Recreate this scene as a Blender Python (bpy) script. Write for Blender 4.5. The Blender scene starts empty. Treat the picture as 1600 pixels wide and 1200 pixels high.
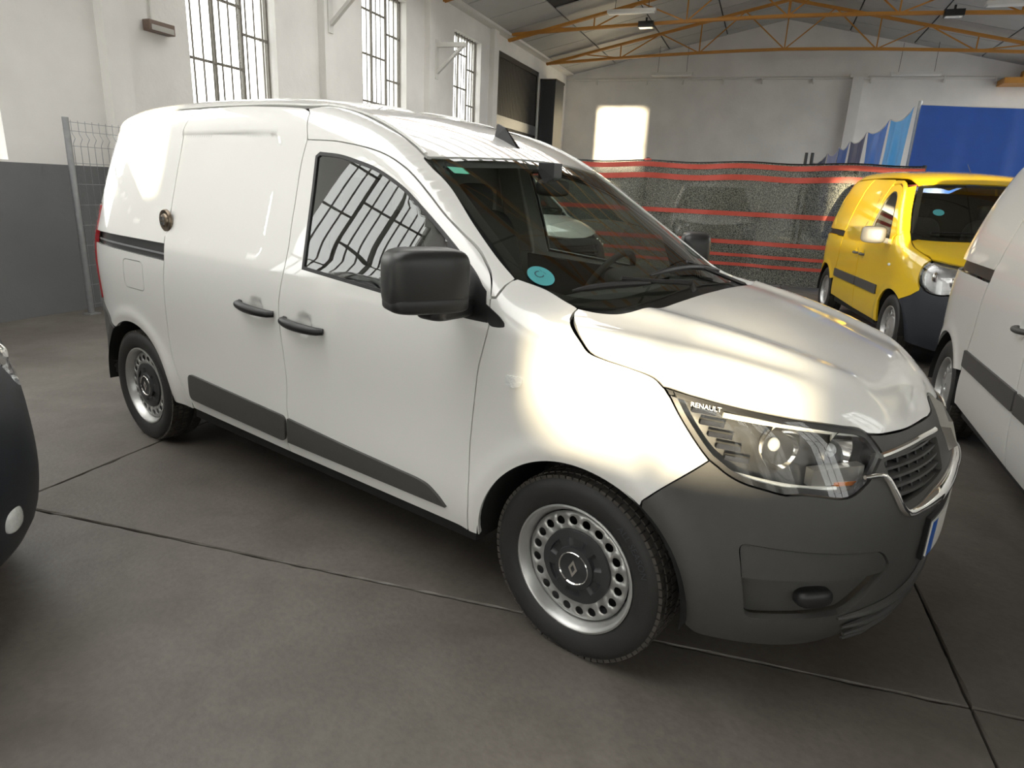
import bpy, bmesh, math, random
import numpy as np
from mathutils import Vector, Matrix
from mathutils.geometry import delaunay_2d_cdt
random.seed(7); rng=np.random.default_rng(5)
D=bpy.data; SC=bpy.context.scene; COL=SC.collection
# ------------------------------------------------------------------ camera, world, sun, exposure
cam=D.cameras.new('camera'); cam.sensor_fit='HORIZONTAL'; cam.sensor_width=36; cam.lens=1028.174*36/1600; cam.clip_start=.05; cam.clip_end=300
co=D.objects.new('camera',cam); COL.objects.link(co)
yaw,pitch,roll=2.20448946,-.287248234,.0472077424
fw=np.array([math.cos(yaw)*math.cos(pitch),math.sin(yaw)*math.cos(pitch),math.sin(pitch)])
rt=np.array([math.sin(yaw),-math.cos(yaw),0]); up=np.cross(rt,fw)
r2=math.cos(roll)*rt+math.sin(roll)*up; u2=-math.sin(roll)*rt+math.cos(roll)*up
M=Matrix(((r2[0],u2[0],-fw[0],.908552),(r2[1],u2[1],-fw[1],-2.445283),(r2[2],u2[2],-fw[2],1.446451),(0,0,0,1)))
co.matrix_world=M; SC.camera=co
wd=D.worlds.new('sky'); SC.world=wd; wd.use_nodes=True
bg=wd.node_tree.nodes['Background']; bg.inputs[0].default_value=(1,.972,.935,1); bg.inputs[1].default_value=10.0
SC.cycles.diffuse_bounces=7; SC.cycles.max_bounces=14; SC.cycles.transparent_max_bounces=24
# hall frame: e runs along the hall, n across it, both in world coordinates
AZ=math.radians(106.473); E=np.array([math.cos(AZ),math.sin(AZ),0]); N=np.array([-math.sin(AZ),math.cos(AZ),0])
HALL=Matrix(((E[0],N[0],0,0),(E[1],N[1],0,0),(0,0,1,0),(0,0,0,1)))
SUN_N=-.0262; SUN_Z=math.tan(math.radians(1.8)); sd=E+N*SUN_N; sd=np.array([sd[0],sd[1],-SUN_Z])
sun=D.lights.new('sun','SUN'); sun.energy=62; sun.angle=math.radians(.6); sun.color=(1,.80,.52)
so=D.objects.new('sun',sun); COL.objects.link(so); so.rotation_euler=Vector(sd).to_track_quat('-Z','Y').to_euler(); so.location=(-5,-20,12)
SC.view_settings.view_transform='Standard'; SC.view_settings.look='None'; SC.view_settings.gamma=1; SC.view_settings.use_curve_mapping=False
SC.view_settings.exposure=-.95
# ------------------------------------------------------------------ materials
MATS={}
def mat(name,col,rough=.5,metal=0.,coat=0.,noise=.0,scale=6.,bump=0.,bscale=40.,spec=.5,trans=0.,emit=None,estr=0.):
    if name in MATS: return MATS[name]
    m=D.materials.new(name); m.use_nodes=True; nt=m.node_tree; b=nt.nodes['Principled BSDF']
    b.inputs['Roughness'].default_value=rough; b.inputs['Metallic'].default_value=metal
    b.inputs['Coat Weight'].default_value=coat; b.inputs['Coat Roughness'].default_value=.02; b.inputs['Coat IOR'].default_value=1.6
    b.inputs['Specular IOR Level'].default_value=spec; b.inputs['Transmission Weight'].default_value=trans
    tc=nt.nodes.new('ShaderNodeTexCoord'); nz=nt.nodes.new('ShaderNodeTexNoise'); nz.inputs['Scale'].default_value=scale; nz.inputs['Detail'].default_value=6
    nt.links.new(tc.outputs['Object'],nz.inputs['Vector'])
    mx=nt.nodes.new('ShaderNodeMix'); mx.data_type='RGBA'
    a=max(noise,.012); c=np.array(col)
    mx.inputs[6].default_value=(*np.clip(c*(1-a),0,1),1); mx.inputs[7].default_value=(*np.clip(c*(1+a),0,1),1)
    nt.links.new(nz.outputs['Fac'],mx.inputs[0]); nt.links.new(mx.outputs[2],b.inputs['Base Color'])
    if bump:
        n2=nt.nodes.new('ShaderNodeTexNoise'); n2.inputs['Scale'].default_value=bscale; n2.inputs['Detail'].default_value=4
        nt.links.new(tc.outputs['Object'],n2.inputs['Vector'])
        bp=nt.nodes.new('ShaderNodeBump'); bp.inputs['Strength'].default_value=bump; bp.inputs['Distance'].default_value=.01
        nt.links.new(n2.outputs['Fac'],bp.inputs['Height']); nt.links.new(bp.outputs['Normal'],b.inputs['Normal'])
    if emit: b.inputs['Emission Color'].default_value=(*emit,1); b.inputs['Emission Strength'].default_value=estr
    MATS[name]=m; return m
def glassmat(name,tint,refl=1.0,ior=1.5):
    m=D.materials.new(name); m.use_nodes=True; nt=m.node_tree; nt.nodes.clear()
    out=nt.nodes.new('ShaderNodeOutputMaterial'); tr=nt.nodes.new('ShaderNodeBsdfTransparent'); tr.inputs[0].default_value=(*tint,1)
    gl=nt.nodes.new('ShaderNodeBsdfGlossy'); gl.inputs['Roughness'].default_value=.005; gl.inputs[0].default_value=(refl,refl,refl,1)
    fr=nt.nodes.new('ShaderNodeFresnel'); fr.inputs[0].default_value=ior; mx=nt.nodes.new('ShaderNodeMixShader')
    # a pane has two faces: the same fresnel from either side
    ge=nt.nodes.new('ShaderNodeNewGeometry'); mi=nt.nodes.new('ShaderNodeMix'); mi.inputs[2].default_value=ior; mi.inputs[3].default_value=1/ior
    nt.links.new(ge.outputs['Backfacing'],mi.inputs[0]); nt.links.new(mi.outputs[0],fr.inputs[0])
    nt.links.new(fr.outputs[0],mx.inputs[0]); nt.links.new(tr.outputs[0],mx.inputs[1]); nt.links.new(gl.outputs[0],mx.inputs[2]); nt.links.new(mx.outputs[0],out.inputs[0])
    MATS[name]=m; return m
WHITE=mat('white_paint',(.72,.715,.69),.32,coat=1.,spec=.5)
YELLOW=mat('yellow_paint',(.83,.55,.012),.32,coat=1.)
PLAST=mat('grey_bumper_plastic',(.060,.058,.055),.52,noise=.08,scale=30,bump=.05,bscale=600)
BLACK=mat('black_plastic',(.012,.012,.013),.42)
DARK=mat('dark_underside',(.008,.008,.008),.8)
RUBBER=mat('tyre_rubber',(.016,.0155,.015),.62,noise=.25,scale=14,bump=.05,bscale=200)
STEEL=mat('wheel_silver',(.50,.50,.49),.36,metal=.75,noise=.15,scale=20)
CHROME=mat('chrome',(.85,.84,.82),.10,metal=1.)
REDL=mat('red_lens',(.35,.008,.012),.12,coat=1.)
AMBER=mat('amber_lens',(.8,.22,.02),.2,coat=1.)
CLEARP=mat('clear_lens_ribbed',(.75,.76,.75),.18,coat=1.,noise=.15,scale=60,bump=.3,bscale=90)
FABRIC=mat('grey_fabric',(.05,.052,.055),.9,noise=.2,scale=60)
TRIM=mat('cabin_trim',(.035,.034,.033),.7,noise=.1,scale=40)
CREAM=mat('light_trim',(.42,.41,.38),.7)
GLASS=glassmat('window_glass',(.62,.70,.66),1.0,1.9)
WSGLASS=glassmat('windscreen_glass',(.70,.75,.70),1.0,1.6)
LENS=glassmat('lamp_lens',(.93,.93,.93))
PANE=glassmat('hall_window_pane',(.93,.95,.95))
# ------------------------------------------------------------------ mesh helpers
def link(o,parent=None):
    COL.objects.link(o)
    if parent is not None: o.parent=parent
    return o
def tag(o,label=None,cat=None,group=None,kind=None):
    for k,v in(('label',label),('category',cat),('group',group),('kind',kind)):
        if v: o[k]=v
    return o
def thing(name,label,cat,loc=(0,0,0),rz=0.,group=None):
    o=D.objects.new(name,None); link(o); o.location=loc; o.rotation_euler=(0,0,rz); o.empty_display_size=.2
    return tag(o,label,cat,group)
class MB:
    """collects boxes, bars, tubes and lathes into one mesh"""
    def __init__(s): s.v=[]; s.f=[]; s.sm=[]
    def add(s,v,f,smooth=False):
        n=len(s.v); s.v+= [tuple(map(float,p)) for p in v]; s.f+=[tuple(i+n for i in q) for q in f]; s.sm+=[smooth]*len(f); return s
    def box(s,c,d,R=None):
        x,y,z=[k/2 for k in d]; P=np.array([(sx*x,sy*y,sz*z) for sx in(-1,1) for sy in(-1,1) for sz in(-1,1)])
        if R is not None: P=P@np.array(R).T
        return s.add(P+np.array(c),[(0,1,3,2),(4,6,7,5),(0,4,5,1),(2,3,7,6),(0,2,6,4),(1,5,7,3)])
    def box2(s,a,b): a=np.array(a,float); b=np.array(b,float); return s.box((a+b)/2,np.abs(b-a))
    def bar(s,a,b,w,h,upv=(0,0,1)):
        a=np.array(a,float); b=np.array(b,float); t=b-a; L=np.linalg.norm(t); t/=L; u=np.array(upv,float)
        if abs(t@u)>.98: u=np.array((1.,0,0))
        q=np.cross(u,t); q/=np.linalg.norm(q); u=np.cross(t,q)
        return s.box((a+b)/2,(L,w,h),np.stack([t,q,u],1))
    def tube(s,pts,r,n=8,cap=True):
        pts=np.array(pts,float); m=len(pts); rr=np.broadcast_to(r,(m,)); V=[]
        tang=np.gradient(pts,axis=0); tang/=np.maximum(np.linalg.norm(tang,axis=1,keepdims=True),1e-9)
        ref=np.array((0,0,1.)) if abs(tang[0,2])<.9 else np.array((1.,0,0))
        q=np.cross(ref,tang[0]); q/=np.linalg.norm(q)
        for i in range(m):
            q=q-tang[i]*(q@tang[i]); q/=np.linalg.norm(q); w=np.cross(tang[i],q)
            for k in range(n):
                a=2*math.pi*k/n; V.append(pts[i]+rr[i]*(math.cos(a)*q+math.sin(a)*w))
        F=[(i*n+k,i*n+(k+1)%n,(i+1)*n+(k+1)%n,(i+1)*n+k) for i in range(m-1) for k in range(n)]
        if cap: F+=[tuple(range(n))[::-1],tuple((m-1)*n+k for k in range(n))]
        return s.add(V,F,True)
    def lathe(s,prof,axis_pt,axis='y',n=48,closed=False,sgn=1):
        """prof: (radius, offset along axis)"""
        V=[];m=len(prof)
        for k in range(n):
            a=2*math.pi*k/n
            for r,h in prof:
                if axis=='y': V.append((axis_pt[0]+r*math.cos(a),axis_pt[1]+sgn*h,axis_pt[2]+r*math.sin(a)))
                elif axis=='z': V.append((axis_pt[0]+r*math.cos(a),axis_pt[1]+r*math.sin(a),axis_pt[2]+h))
                else: V.append((axis_pt[0]+h,axis_pt[1]+r*math.cos(a),axis_pt[2]+r*math.sin(a)))
        F=[]
        for k in range(n):
            k2=(k+1)%n
            for i in range(m-(0 if closed else 1)):
                j=(i+1)%m; F.append((k*m+i,k*m+j,k2*m+j,k2*m+i))
        return s.add(V,F,True)
    def build(s,name,m,parent=None,mw=None,fixn=True):
        me=D.meshes.new(name); me.from_pydata(s.v,[],s.f); me.materials.append(m)
        me.polygons.foreach_set('use_smooth',s.sm)
        if fixn:
            bm=bmesh.new(); bm.from_mesh(me); bmesh.ops.recalc_face_normals(bm,faces=bm.faces); bm.to_mesh(me); bm.free()
        if any(s.sm): me.set_sharp_from_angle(angle=math.radians(38))
        me.update(); o=D.objects.new(name,me); link(o,parent)
        if mw is not None: o.matrix_world=mw
        return o
def superell(name,c,d,m,parent,e1=.5,e2=.5,rz=0.,ry=0.,nu=40,nv=20,shear=0.):
    """rounded box-like solid"""
    V=[];F=[]
    sp=lambda w,e: math.copysign(abs(w)**e,w)
    for j in range(nv+1):
        b=-math.pi/2+math.pi*j/nv
        for i in range(nu):
            a=2*math.pi*i/nu
            V.append((d[0]*sp(math.cos(b),e1)*sp(math.cos(a),e2),d[1]*sp(math.cos(b),e1)*sp(math.sin(a),e2),d[2]*sp(math.sin(b),e1)))
    for j in range(nv):
        for i in range(nu): F.append((j*nu+i,j*nu+(i+1)%nu,(j+1)*nu+(i+1)%nu,(j+1)*nu+i))
    V=np.array(V); V[:,0]+=shear*V[:,2]
    R=np.array((Matrix.Rotation(rz,3,'Z')@Matrix.Rotation(ry,3,'Y')))
    mb=MB(); mb.add(V@R.T+np.array(c),F,True); return mb.build(name,m,parent)
def textmesh(name,body,size,m,parent,fn=None,depth=0.,res=3):
    """flat lettering turned into a mesh; fn maps (x,y) arrays to points"""
    cu=D.curves.new(name,'FONT'); cu.body=body; cu.size=size; cu.align_x='CENTER'; cu.align_y='CENTER'; cu.resolution_u=res; cu.extrude=depth
    o=D.objects.new(name,cu); me=D.meshes.new_from_object(o); D.objects.remove(o); D.curves.remove(cu)
    me.name=name; n=len(me.vertices); c=np.zeros(n*3); me.vertices.foreach_get('co',c); c=c.reshape(-1,3)
    if fn is not None: c=np.asarray(fn(c)); me.vertices.foreach_set('co',c.ravel())
    me.materials.clear(); me.materials.append(m); me.update(); ob=D.objects.new(name,me); link(ob,parent); return ob
# ------------------------------------------------------------------ smooth implicit body
def spline(xs, ys):
    xs=np.array(xs,float); ys=np.array(ys,float); n=len(xs)
    if xs[0]>xs[-1]: xs,ys=xs[::-1].copy(),ys[::-1].copy()
    h=np.diff(xs); A=np.zeros((n,n)); b=np.zeros(n); A[0,0]=A[-1,-1]=1
    for i in range(1,n-1):
        A[i,i-1]=h[i-1]; A[i,i]=2*(h[i-1]+h[i]); A[i,i+1]=h[i]
        b[i]=6*((ys[i+1]-ys[i])/h[i]-(ys[i]-ys[i-1])/h[i-1])
    m=np.linalg.solve(A,b)
    def f(t):
        t=np.asarray(t,float); i=np.clip(np.searchsorted(xs,t)-1,0,n-2)
        tc=np.clip(t,xs[0],xs[-1]); a=xs[i+1]-tc; c=tc-xs[i]; hh=h[i]
        v=m[i]*a**3/(6*hh)+m[i+1]*c**3/(6*hh)+(ys[i]/hh-m[i]*hh/6)*a+(ys[i+1]/hh-m[i+1]*hh/6)*c
        s0=(ys[1]-ys[0])/h[0]; s1=(ys[-1]-ys[-2])/h[-1]
        return v+np.where(t<xs[0],(t-xs[0])*s0,0)+np.where(t>xs[-1],(t-xs[-1])*s1,0)
    return f
def smax(a,b,k):
    h=np.clip(.5+.5*(a-b)/k,0,1)
    return b*(1-h)+a*h+k*h*(1-h)
def sstep(a,b,t):
    t=np.clip((t-a)/(b-a),0,1); return t*t*(3-2*t)
def inpoly(px,py,poly):
    poly=np.asarray(poly,float); c=np.zeros(np.shape(px),bool); x0,y0=poly[-1]
    for x1,y1 in poly:
        if y0!=y1:
            k=((y1>py)!=(y0>py))&(px<(x0-x1)*(py-y1)/(y0-y1)+x1)
            c^=k
        x0,y0=x1,y1
    return c
def polydist(px,py,poly):
    poly=np.asarray(poly,float); d=np.full(np.shape(px),1e9); a=poly[-1]
    for b in poly:
        e=b-a; L=e@e+1e-12
        t=np.clip(((px-a[0])*e[0]+(py-a[1])*e[1])/L,0,1)
        d=np.minimum(d,np.hypot(px-a[0]-t*e[0],py-a[1]-t*e[1])); a=b
    return d
class Body:
    """smooth van body as an implicit solid: plan outline x section, cut by a hood / cabin top"""
    def __init__(s,P):
        s.P=P; s.W=spline(*P['W']); s.F=spline(*P['F']); s.NF=spline(*P['NF']); s.R=spline(*P['R'])
        s.hood=spline(*P['hood']); s.cabin=spline(*P['cabin']); s.crown=spline(*P['crown']); s.hcrown=spline(*P['hcrown'])
    def half(s,x,z):
        P=s.P; w=s.W(z)
        for (ax,az_,ar) in P['arches']:
            r=np.hypot(x-ax,z-az_)
            w=w+P['flare']*np.exp(-((r-ar-.03)/.04)**2)*sstep(.15,.3,z)
        if P.get('recess') is not None:
            poly=P['recess']; q=(x>poly[:,0].min()-.05)&(x<poly[:,0].max()+.05)&(z>poly[:,1].min()-.05)&(z<poly[:,1].max()+.05)
            if np.any(q):
                xx,zz=np.broadcast_arrays(x,z); xx=xx[q]; zz=zz[q]; sd=np.where(inpoly(xx,zz,poly),1,-1)*polydist(xx,zz,poly)
                w=np.array(w); w[q]-=.007*sstep(-.009,.009,sd)
        for (sx,sz,rx,rz,dep) in P.get('scoops',[]):
            q=np.sqrt(((x-sx)/rx)**2+((z-sz)/rz)**2)
            w=w-dep*(1-sstep(.35,1.0,q))
        return w
    def wrap(s,x,y,z):
        P=s.P; w=s.half(x,z); ay=np.abs(y)/w
        n=s.NF(z); xf=np.maximum(x-P['x0f'],0)/(s.F(z)-P['x0f'])
        nr=P['nR']; xr=np.maximum(P['x0r']-x,0)/(P['x0r']-s.R(z))
        ff=(xf**n+ay**n)**(1/n); rr=(xr**nr+ay**nr)**(1/nr)
        return (np.where(x>P['x0f'],ff,rr)-1)*.86
    def top(s,x,y,z,kind):
        ay=np.abs(y)
        if kind=='hood':
            t=s.hood(x)-s.hcrown(x)*ay**2
            for (x0,y0,x1,y1,wd,h) in s.P.get('ridges',[]):
                u=np.clip((x-x0)/(x1-x0),-.3,1.2); yr=y0+(y1-y0)*u
                t=t+h*np.exp(-((ay-yr)/wd)**2)*sstep(1.15,.75,u)
            return (z-t)*.95
        t=s.cabin(x)-s.crown(x)*ay**2
        return (z-t)*np.where(x>s.P['ws_top'],.87,1.)
    def f(s,p,kind):
        x,y,z=p[...,0],p[...,1],p[...,2]
        k=s.P['kh'] if kind in('hood','fender') else s.P['kw']+(s.P['kr']-s.P['kw'])*sstep(s.P['ws_top']+.1,s.P['ws_top']-.5,x)
        a=s.wrap(x,y,z)
        if kind=='wrap': return a
        if kind=='fender': return smax(a,-smax(-s.top(x,y,z,'hood'),-s.top(x,y,z,'cabin'),.03),s.P['kw']+(s.P['kh']-s.P['kw'])*sstep(-.34,-.06,x))
        return smax(a,s.top(x,y,z,kind),k)
    def grad(s,p,kind,e=2e-3):
        g=np.zeros_like(p)
        for i in range(3):
            d=np.zeros(3); d[i]=e; g[...,i]=s.f(p+d,kind)-s.f(p-d,kind)
        return g/np.maximum(np.linalg.norm(g,axis=-1,keepdims=True),1e-9)
    def root(s,o,d,t0,t1,kind,off=0.,steps=28):
        """first outside->inside crossing of f=-off along o+t d"""
        n=len(o); ts=np.linspace(t0,t1,steps); lo=np.full(n,float(t0)); hi=np.full(n,float(t1)); found=np.zeros(n,bool)
        rc=s.P['recess']; s.P['recess']=None
        prev=s.f(o+t0*d,kind)+off
        for k in range(1,steps):
            cur=s.f(o+ts[k]*d,kind)+off
            c=(~found)&(prev>0)&(cur<=0)
            lo[c]=ts[k-1]; hi[c]=ts[k]; found|=c; prev=cur
            if found.all(): break
        s.P['recess']=rc; hi=np.where(found,np.minimum(hi+.012,t1),hi)
        for _ in range(17):
            m=(lo+hi)/2; u=s.f(o+m[:,None]*d,kind)+off>0
            lo=np.where(u,m,lo); hi=np.where(u,hi,m)
        return (lo+hi)/2,found
    def place(s,uv,proj,kind,off=0.):
        """2D panel coordinates -> points on the body; side: (x,z) right side; top: (x,y); cyl: (angle,z); back: (y,z)"""
        uv=np.asarray(uv,float); n=len(uv); o=np.zeros((n,3)); d=np.zeros((n,3))
        if proj=='side': o[:,0]=uv[:,0];o[:,1]=-1.0;o[:,2]=uv[:,1];d[:,1]=1;t1=.85
        elif proj=='top': o[:,0]=uv[:,0];o[:,1]=uv[:,1];o[:,2]=1.95;d[:,2]=-1;t1=1.5
        elif proj=='back': o[:,0]=-3.75;o[:,1]=uv[:,0];o[:,2]=uv[:,1];d[:,0]=1;t1=1.6
        else:
            d[:,0]=np.cos(uv[:,0]);d[:,1]=np.sin(uv[:,0]); o=d*1.15; o[:,0]+=s.P['cx']; o[:,2]=uv[:,1]; d=-d; t1=.9
        t,ok=s.root(o,d,0.,t1,kind,off)
        for _ in range(14):
            b=~ok
            if not b.any() or proj not in('side','top'): break
            if proj=='side': o[b,2]-=.005
            else: o[b,1]*=.992
            t2,ok2=s.root(o[b],d[b],0.,t1,kind,off); t[b]=t2; ok[b]=ok2
        return o+t[:,None]*d,ok
    def to2d(s,p,proj):
        if proj=='side': return p[:,[0,2]]
        if proj=='top': return p[:,[0,1]]
        if proj=='back': return p[:,[1,2]]
        return np.stack([np.arctan2(p[:,1],p[:,0]-s.P['cx']),p[:,2]],1)
# ------------------------------------------------------------------ the hall
def concrete():
    m=D.materials.new('concrete_floor'); m.use_nodes=True; nt=m.node_tree; b=nt.nodes['Principled BSDF']; L=nt.links.new
    tc=nt.nodes.new('ShaderNodeTexCoord'); ge=nt.nodes.new('ShaderNodeNewGeometry')
    def noise(s,d,dist=0.):
        n=nt.nodes.new('ShaderNodeTexNoise'); n.inputs['Scale'].default_value=s; n.inputs['Detail'].default_value=d; n.inputs['Distortion'].default_value=dist
        L(ge.outputs['Position'],n.inputs['Vector']); return n
    def ramp(n,p0,c0,p1,c1):
        r=nt.nodes.new('ShaderNodeValToRGB'); r.color_ramp.elements[0].position=p0; r.color_ramp.elements[1].position=p1
        r.color_ramp.elements[0].color=(*c0,1); r.color_ramp.elements[1].color=(*c1,1); L(n.outputs['Fac'],r.inputs[0]); return r
    def mul(a,bb):
        x=nt.nodes.new('ShaderNodeMix'); x.data_type='RGBA'; x.blend_type='MULTIPLY'; x.inputs[0].default_value=1; L(a,x.inputs[6]); L(bb,x.inputs[7]); return x.outputs[2]
    a=ramp(noise(.55,5,.6),.30,(.086,.075,.064),.72,(.150,.135,.118))
    c=ramp(noise(3.2,8,1.2),.25,(.80,.79,.78),.70,(1.08,1.08,1.08)); d=ramp(noise(38,3),.30,(.88,.88,.88),.62,(1.04,1.04,1.04))
    e=ramp(noise(11,2),.70,(1,1,1),.80,(1.25,1.22,1.15))
    L(mul(mul(mul(a.outputs[0],c.outputs[0]),d.outputs[0]),e.outputs[0]),b.inputs['Base Color'])
    r=ramp(noise(2.2,6),.3,(.42,.42,.42),.7,(.62,.62,.62)); L(r.outputs[0],b.inputs['Roughness'])
    bp=nt.nodes.new('ShaderNodeBump'); bp.inputs['Strength'].default_value=.25; bp.inputs['Distance'].default_value=.004; L(noise(60,5).outputs['Fac'],bp.inputs['Height']); L(bp.outputs['Normal'],b.inputs['Normal'])
    return m
CONC=concrete()
def wallmat(name,split=None,upper=(.80,.785,.76),lower=(.155,.16,.165)):
    m=D.materials.new(name); m.use_nodes=True; nt=m.node_tree; b=nt.nodes['Principled BSDF']; L=nt.links.new; b.inputs['Roughness'].default_value=.75
    tc=nt.nodes.new('ShaderNodeTexCoord'); n=nt.nodes.new('ShaderNodeTexNoise'); n.inputs['Scale'].default_value=1.3; n.inputs['Detail'].default_value=8; L(tc.outputs['Object'],n.inputs['Vector'])
    r=nt.nodes.new('ShaderNodeValToRGB'); u=np.array(upper); r.color_ramp.elements[0].position=.3; r.color_ramp.elements[1].position=.7
    r.color_ramp.elements[0].color=(*(u*.90),1); r.color_ramp.elements[1].color=(*(u*1.03),1); L(n.outputs['Fac'],r.inputs[0]); res=r.outputs[0]
    if split:
        s=nt.nodes.new('ShaderNodeSeparateXYZ'); L(tc.outputs['Object'],s.inputs[0]); c=nt.nodes.new('ShaderNodeMath'); c.operation='LESS_THAN'; c.inputs[1].default_value=split; L(s.outputs[2],c.inputs[0])
        r2=nt.nodes.new('ShaderNodeValToRGB'); u=np.array(lower); r2.color_ramp.elements[0].color=(*(u*.8),1); r2.color_ramp.elements[1].color=(*(u*1.2),1); L(n.outputs['Fac'],r2.inputs[0])
        x=nt.nodes.new('ShaderNodeMix'); x.data_type='RGBA'; L(c.outputs[0],x.inputs[0]); L(res,x.inputs[6]); L(r2.outputs[0],x.inputs[7]); res=x.outputs[2]
    L(res,b.inputs['Base Color']); n2=nt.nodes.new('ShaderNodeTexNoise'); n2.inputs['Scale'].default_value=14; n2.inputs['Detail'].default_value=6; L(tc.outputs['Object'],n2.inputs['Vector'])
    bp=nt.nodes.new('ShaderNodeBump'); bp.inputs['Strength'].default_value=.25; bp.inputs['Distance'].default_value=.02; L(n2.outputs['Fac'],bp.inputs['Height']); L(bp.outputs['Normal'],b.inputs['Normal'])
    return m
WALL=wallmat('white_grey_wall_paint',1.48); WALLW=wallmat('white_wall_paint'); ROOFP=mat('ceiling_panel_grey',(.42,.42,.41),.55,noise=.12,scale=2)
JOINT=mat('dark_joint',(.03,.03,.03),.8); FRAME=mat('window_steel',(.20,.185,.16),.6,noise=.2,scale=20); WHITEM=mat('white_steel',(.70,.69,.66),.5,noise=.05)
ORANGE=mat('orange_steel',(.50,.225,.035),.5,noise=.15,scale=9); GALV=mat('galvanised_steel',(.33,.34,.35),.42,metal=.7,noise=.2,scale=18); GATEM=mat('dark_gate_steel',(.035,.032,.03),.55,noise=.15)
def struct(o,label): return tag(o,label,None,None,'structure')
# floor: base and cast slabs with open joints
mb=MB(); mb.box2((-13,-7.2,-.25),(20.5,7.2,-.03)); floor=struct(mb.build('floor',JOINT,None,HALL),'grey concrete floor of cast slabs with dark joints')
d1=np.array([math.cos(math.radians(108.5)),math.sin(math.radians(108.5))]); d2=np.array([math.cos(math.radians(21.3)),math.sin(math.radians(21.3))])
n1=np.array([d1[1],-d1[0]]); n2=np.array([-d2[1],d2[0]])
def cross(u,v): return np.linalg.solve(np.stack([n1,n2]),np.array([u,v]))
for i in range(-4,5):
    for j in range(-4,7):
        u0=-2.83+3.78*i; u1=u0+3.78; v0=-.635+4.0*j; v1=v0+4.0
        c=cross((u0+u1)/2,(v0+v1)/2); ce,cn=c@E[:2],c@N[:2]
        if not(-12.5<ce<20.5 and -7.5<cn<7.5): continue
        def ring(g,jit):
            cs=[(u0+g,v0+g),(u1-g,v0+g),(u1-g,v1-g),(u0+g,v1-g)]; out=[]
            for (ua,va),(ub,vb) in zip(cs,cs[1:]+cs[:1]):
                for t in np.arange(70)/70:
                    uu=ua+(ub-ua)*t; vv=va+(vb-va)*t; j_=jit*abs(rng.normal())*(2.5 if rng.random()<.04 else .6)
                    uu+=j_*np.sign((u0+u1)/2-uu)*(va!=vb); vv+=j_*np.sign((v0+v1)/2-vv)*(ua!=ub); out.append(cross(uu,vv))
            return out
        q=ring(.0045,.0); q2=ring(.0060,.0050); m=len(q)
        mb=MB(); V=[(*p_,-.04) for p_ in q]+[(*p_,-.006) for p_ in q]+[(*p_,0.) for p_ in q2]
        mb.add(V,[(i,(i+1)%m,m+(i+1)%m,m+i) for i in range(m)]+[(m+i,m+(i+1)%m,2*m+(i+1)%m,2*m+i) for i in range(m)]+[tuple(range(2*m,3*m))])
        s=mb.build('slab',CONC); s.parent=floor; s.matrix_parent_inverse=HALL.inverted()
# cracks: ragged dark slivers along two joints
def wall_mesh(name,m,nA,nB,e0,e1,top,ops,label):
    mb=MB(); ev=sorted({e0,e1,*[o[0] for o in ops],*[o[1] for o in ops]})
    for a,b in zip(ev[:-1],ev[1:]):
        o=[q for q in ops if q[0]<=a+1e-6 and q[1]>=b-1e-6]
        if not o: mb.box2((a,nA,-.05),(b,nB,top))
        else:
            z0,z1=o[0][2],o[0][3]
            if z0>0: mb.box2((a,nA,-.05),(b,nB,z0))
            mb.box2((a,nA,z1),(b,nB,top))
    return struct(mb.build(name,m,None,HALL),label)
LW=[(-10.7,-9.2),(-7.1,-5.6),(-3.4,-1.9),(.3,1.83),(4.13,5.7),(7.85,9.35),(11.4,12.85)]
wall_mesh('wall_left',WALL,6.54,6.84,-12.3,20.2,5.22,[(a,b,1.5,4.65) for a,b in LW]+[(13.95,17.1,0,4.72),(18.55,19.0,1.5,4.6)],'white hall wall with grey painted base and tall windows')
RW=[(-10.6,-9.0),(-8.4,-6.4),(-4.1,-2.6),(.5,1.83),(5.0,6.6),(6.9,10.0),(10.3,14.3),(14.6,19.6)]  # out of view; far windows widened to brighten the left and gable walls
wall_mesh('wall_right',WALL,-6.84,-6.54,-12.3,20.2,5.22,[(a,b,1.2,4.9) for a,b in RW],'white hall wall opposite the windows')
# yard outside: ground, and an added unseen wall cut to shape the low sun into patches
struct(MB().box2((-60,-60,-.5),(60,60,-.3)).build('ground',mat('yard_ground',(.30,.29,.27),.9,noise=.1),None,HALL),'yard ground outside the hall')
sun_gaps=[]
for n0,n1,z0,z1,L in((-.30,.36,.80,1.06,25.2),(2.62,3.46,1.38,1.84,26.2),(3.93,5.36,2.2,4.2,45.9),(-3.1,-1.1,1.0,2.0,31.5)): sun_gaps.append((n0-SUN_N*L,n1-SUN_N*L,z0+SUN_Z*L,z1+SUN_Z*L))
mb=MB(); ev=sorted({-30.,30.,*[o[0] for o in sun_gaps],*[o[1] for o in sun_gaps]})
for a,b in zip(ev[:-1],ev[1:]):
    o=sorted([q for q in sun_gaps if q[0]<=a+1e-6 and q[1]>=b-1e-6],key=lambda q:q[2]); z=-.3
    for q in o: mb.box2((-26.3,a,z),(-26,b,q[2])); z=q[3]
    mb.box2((-26.3,a,z),(-26,b,6.3))
struct(mb.build('wall_sun_mask',mat('sun_mask_render',(.62,.60,.56),.8,noise=.1),None,HALL),'unseen wall added outside to mask the low sun')
mb=MB(); mb.add([(19.88,-6.84,-.05),(19.88,6.84,-.05),(19.88,6.84,5.05),(19.88,0,6.5),(19.88,-6.84,5.05),(20.18,-6.84,-.05),(20.18,6.84,-.05),(20.18,6.84,5.05),(20.18,0,6.5),(20.18,-6.84,5.05)],[(0,1,2,3,4),(9,8,7,6,5),(0,5,6,1),(1,6,7,2),(2,7,8,3),(3,8,9,4),(4,9,5,0)])
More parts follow.
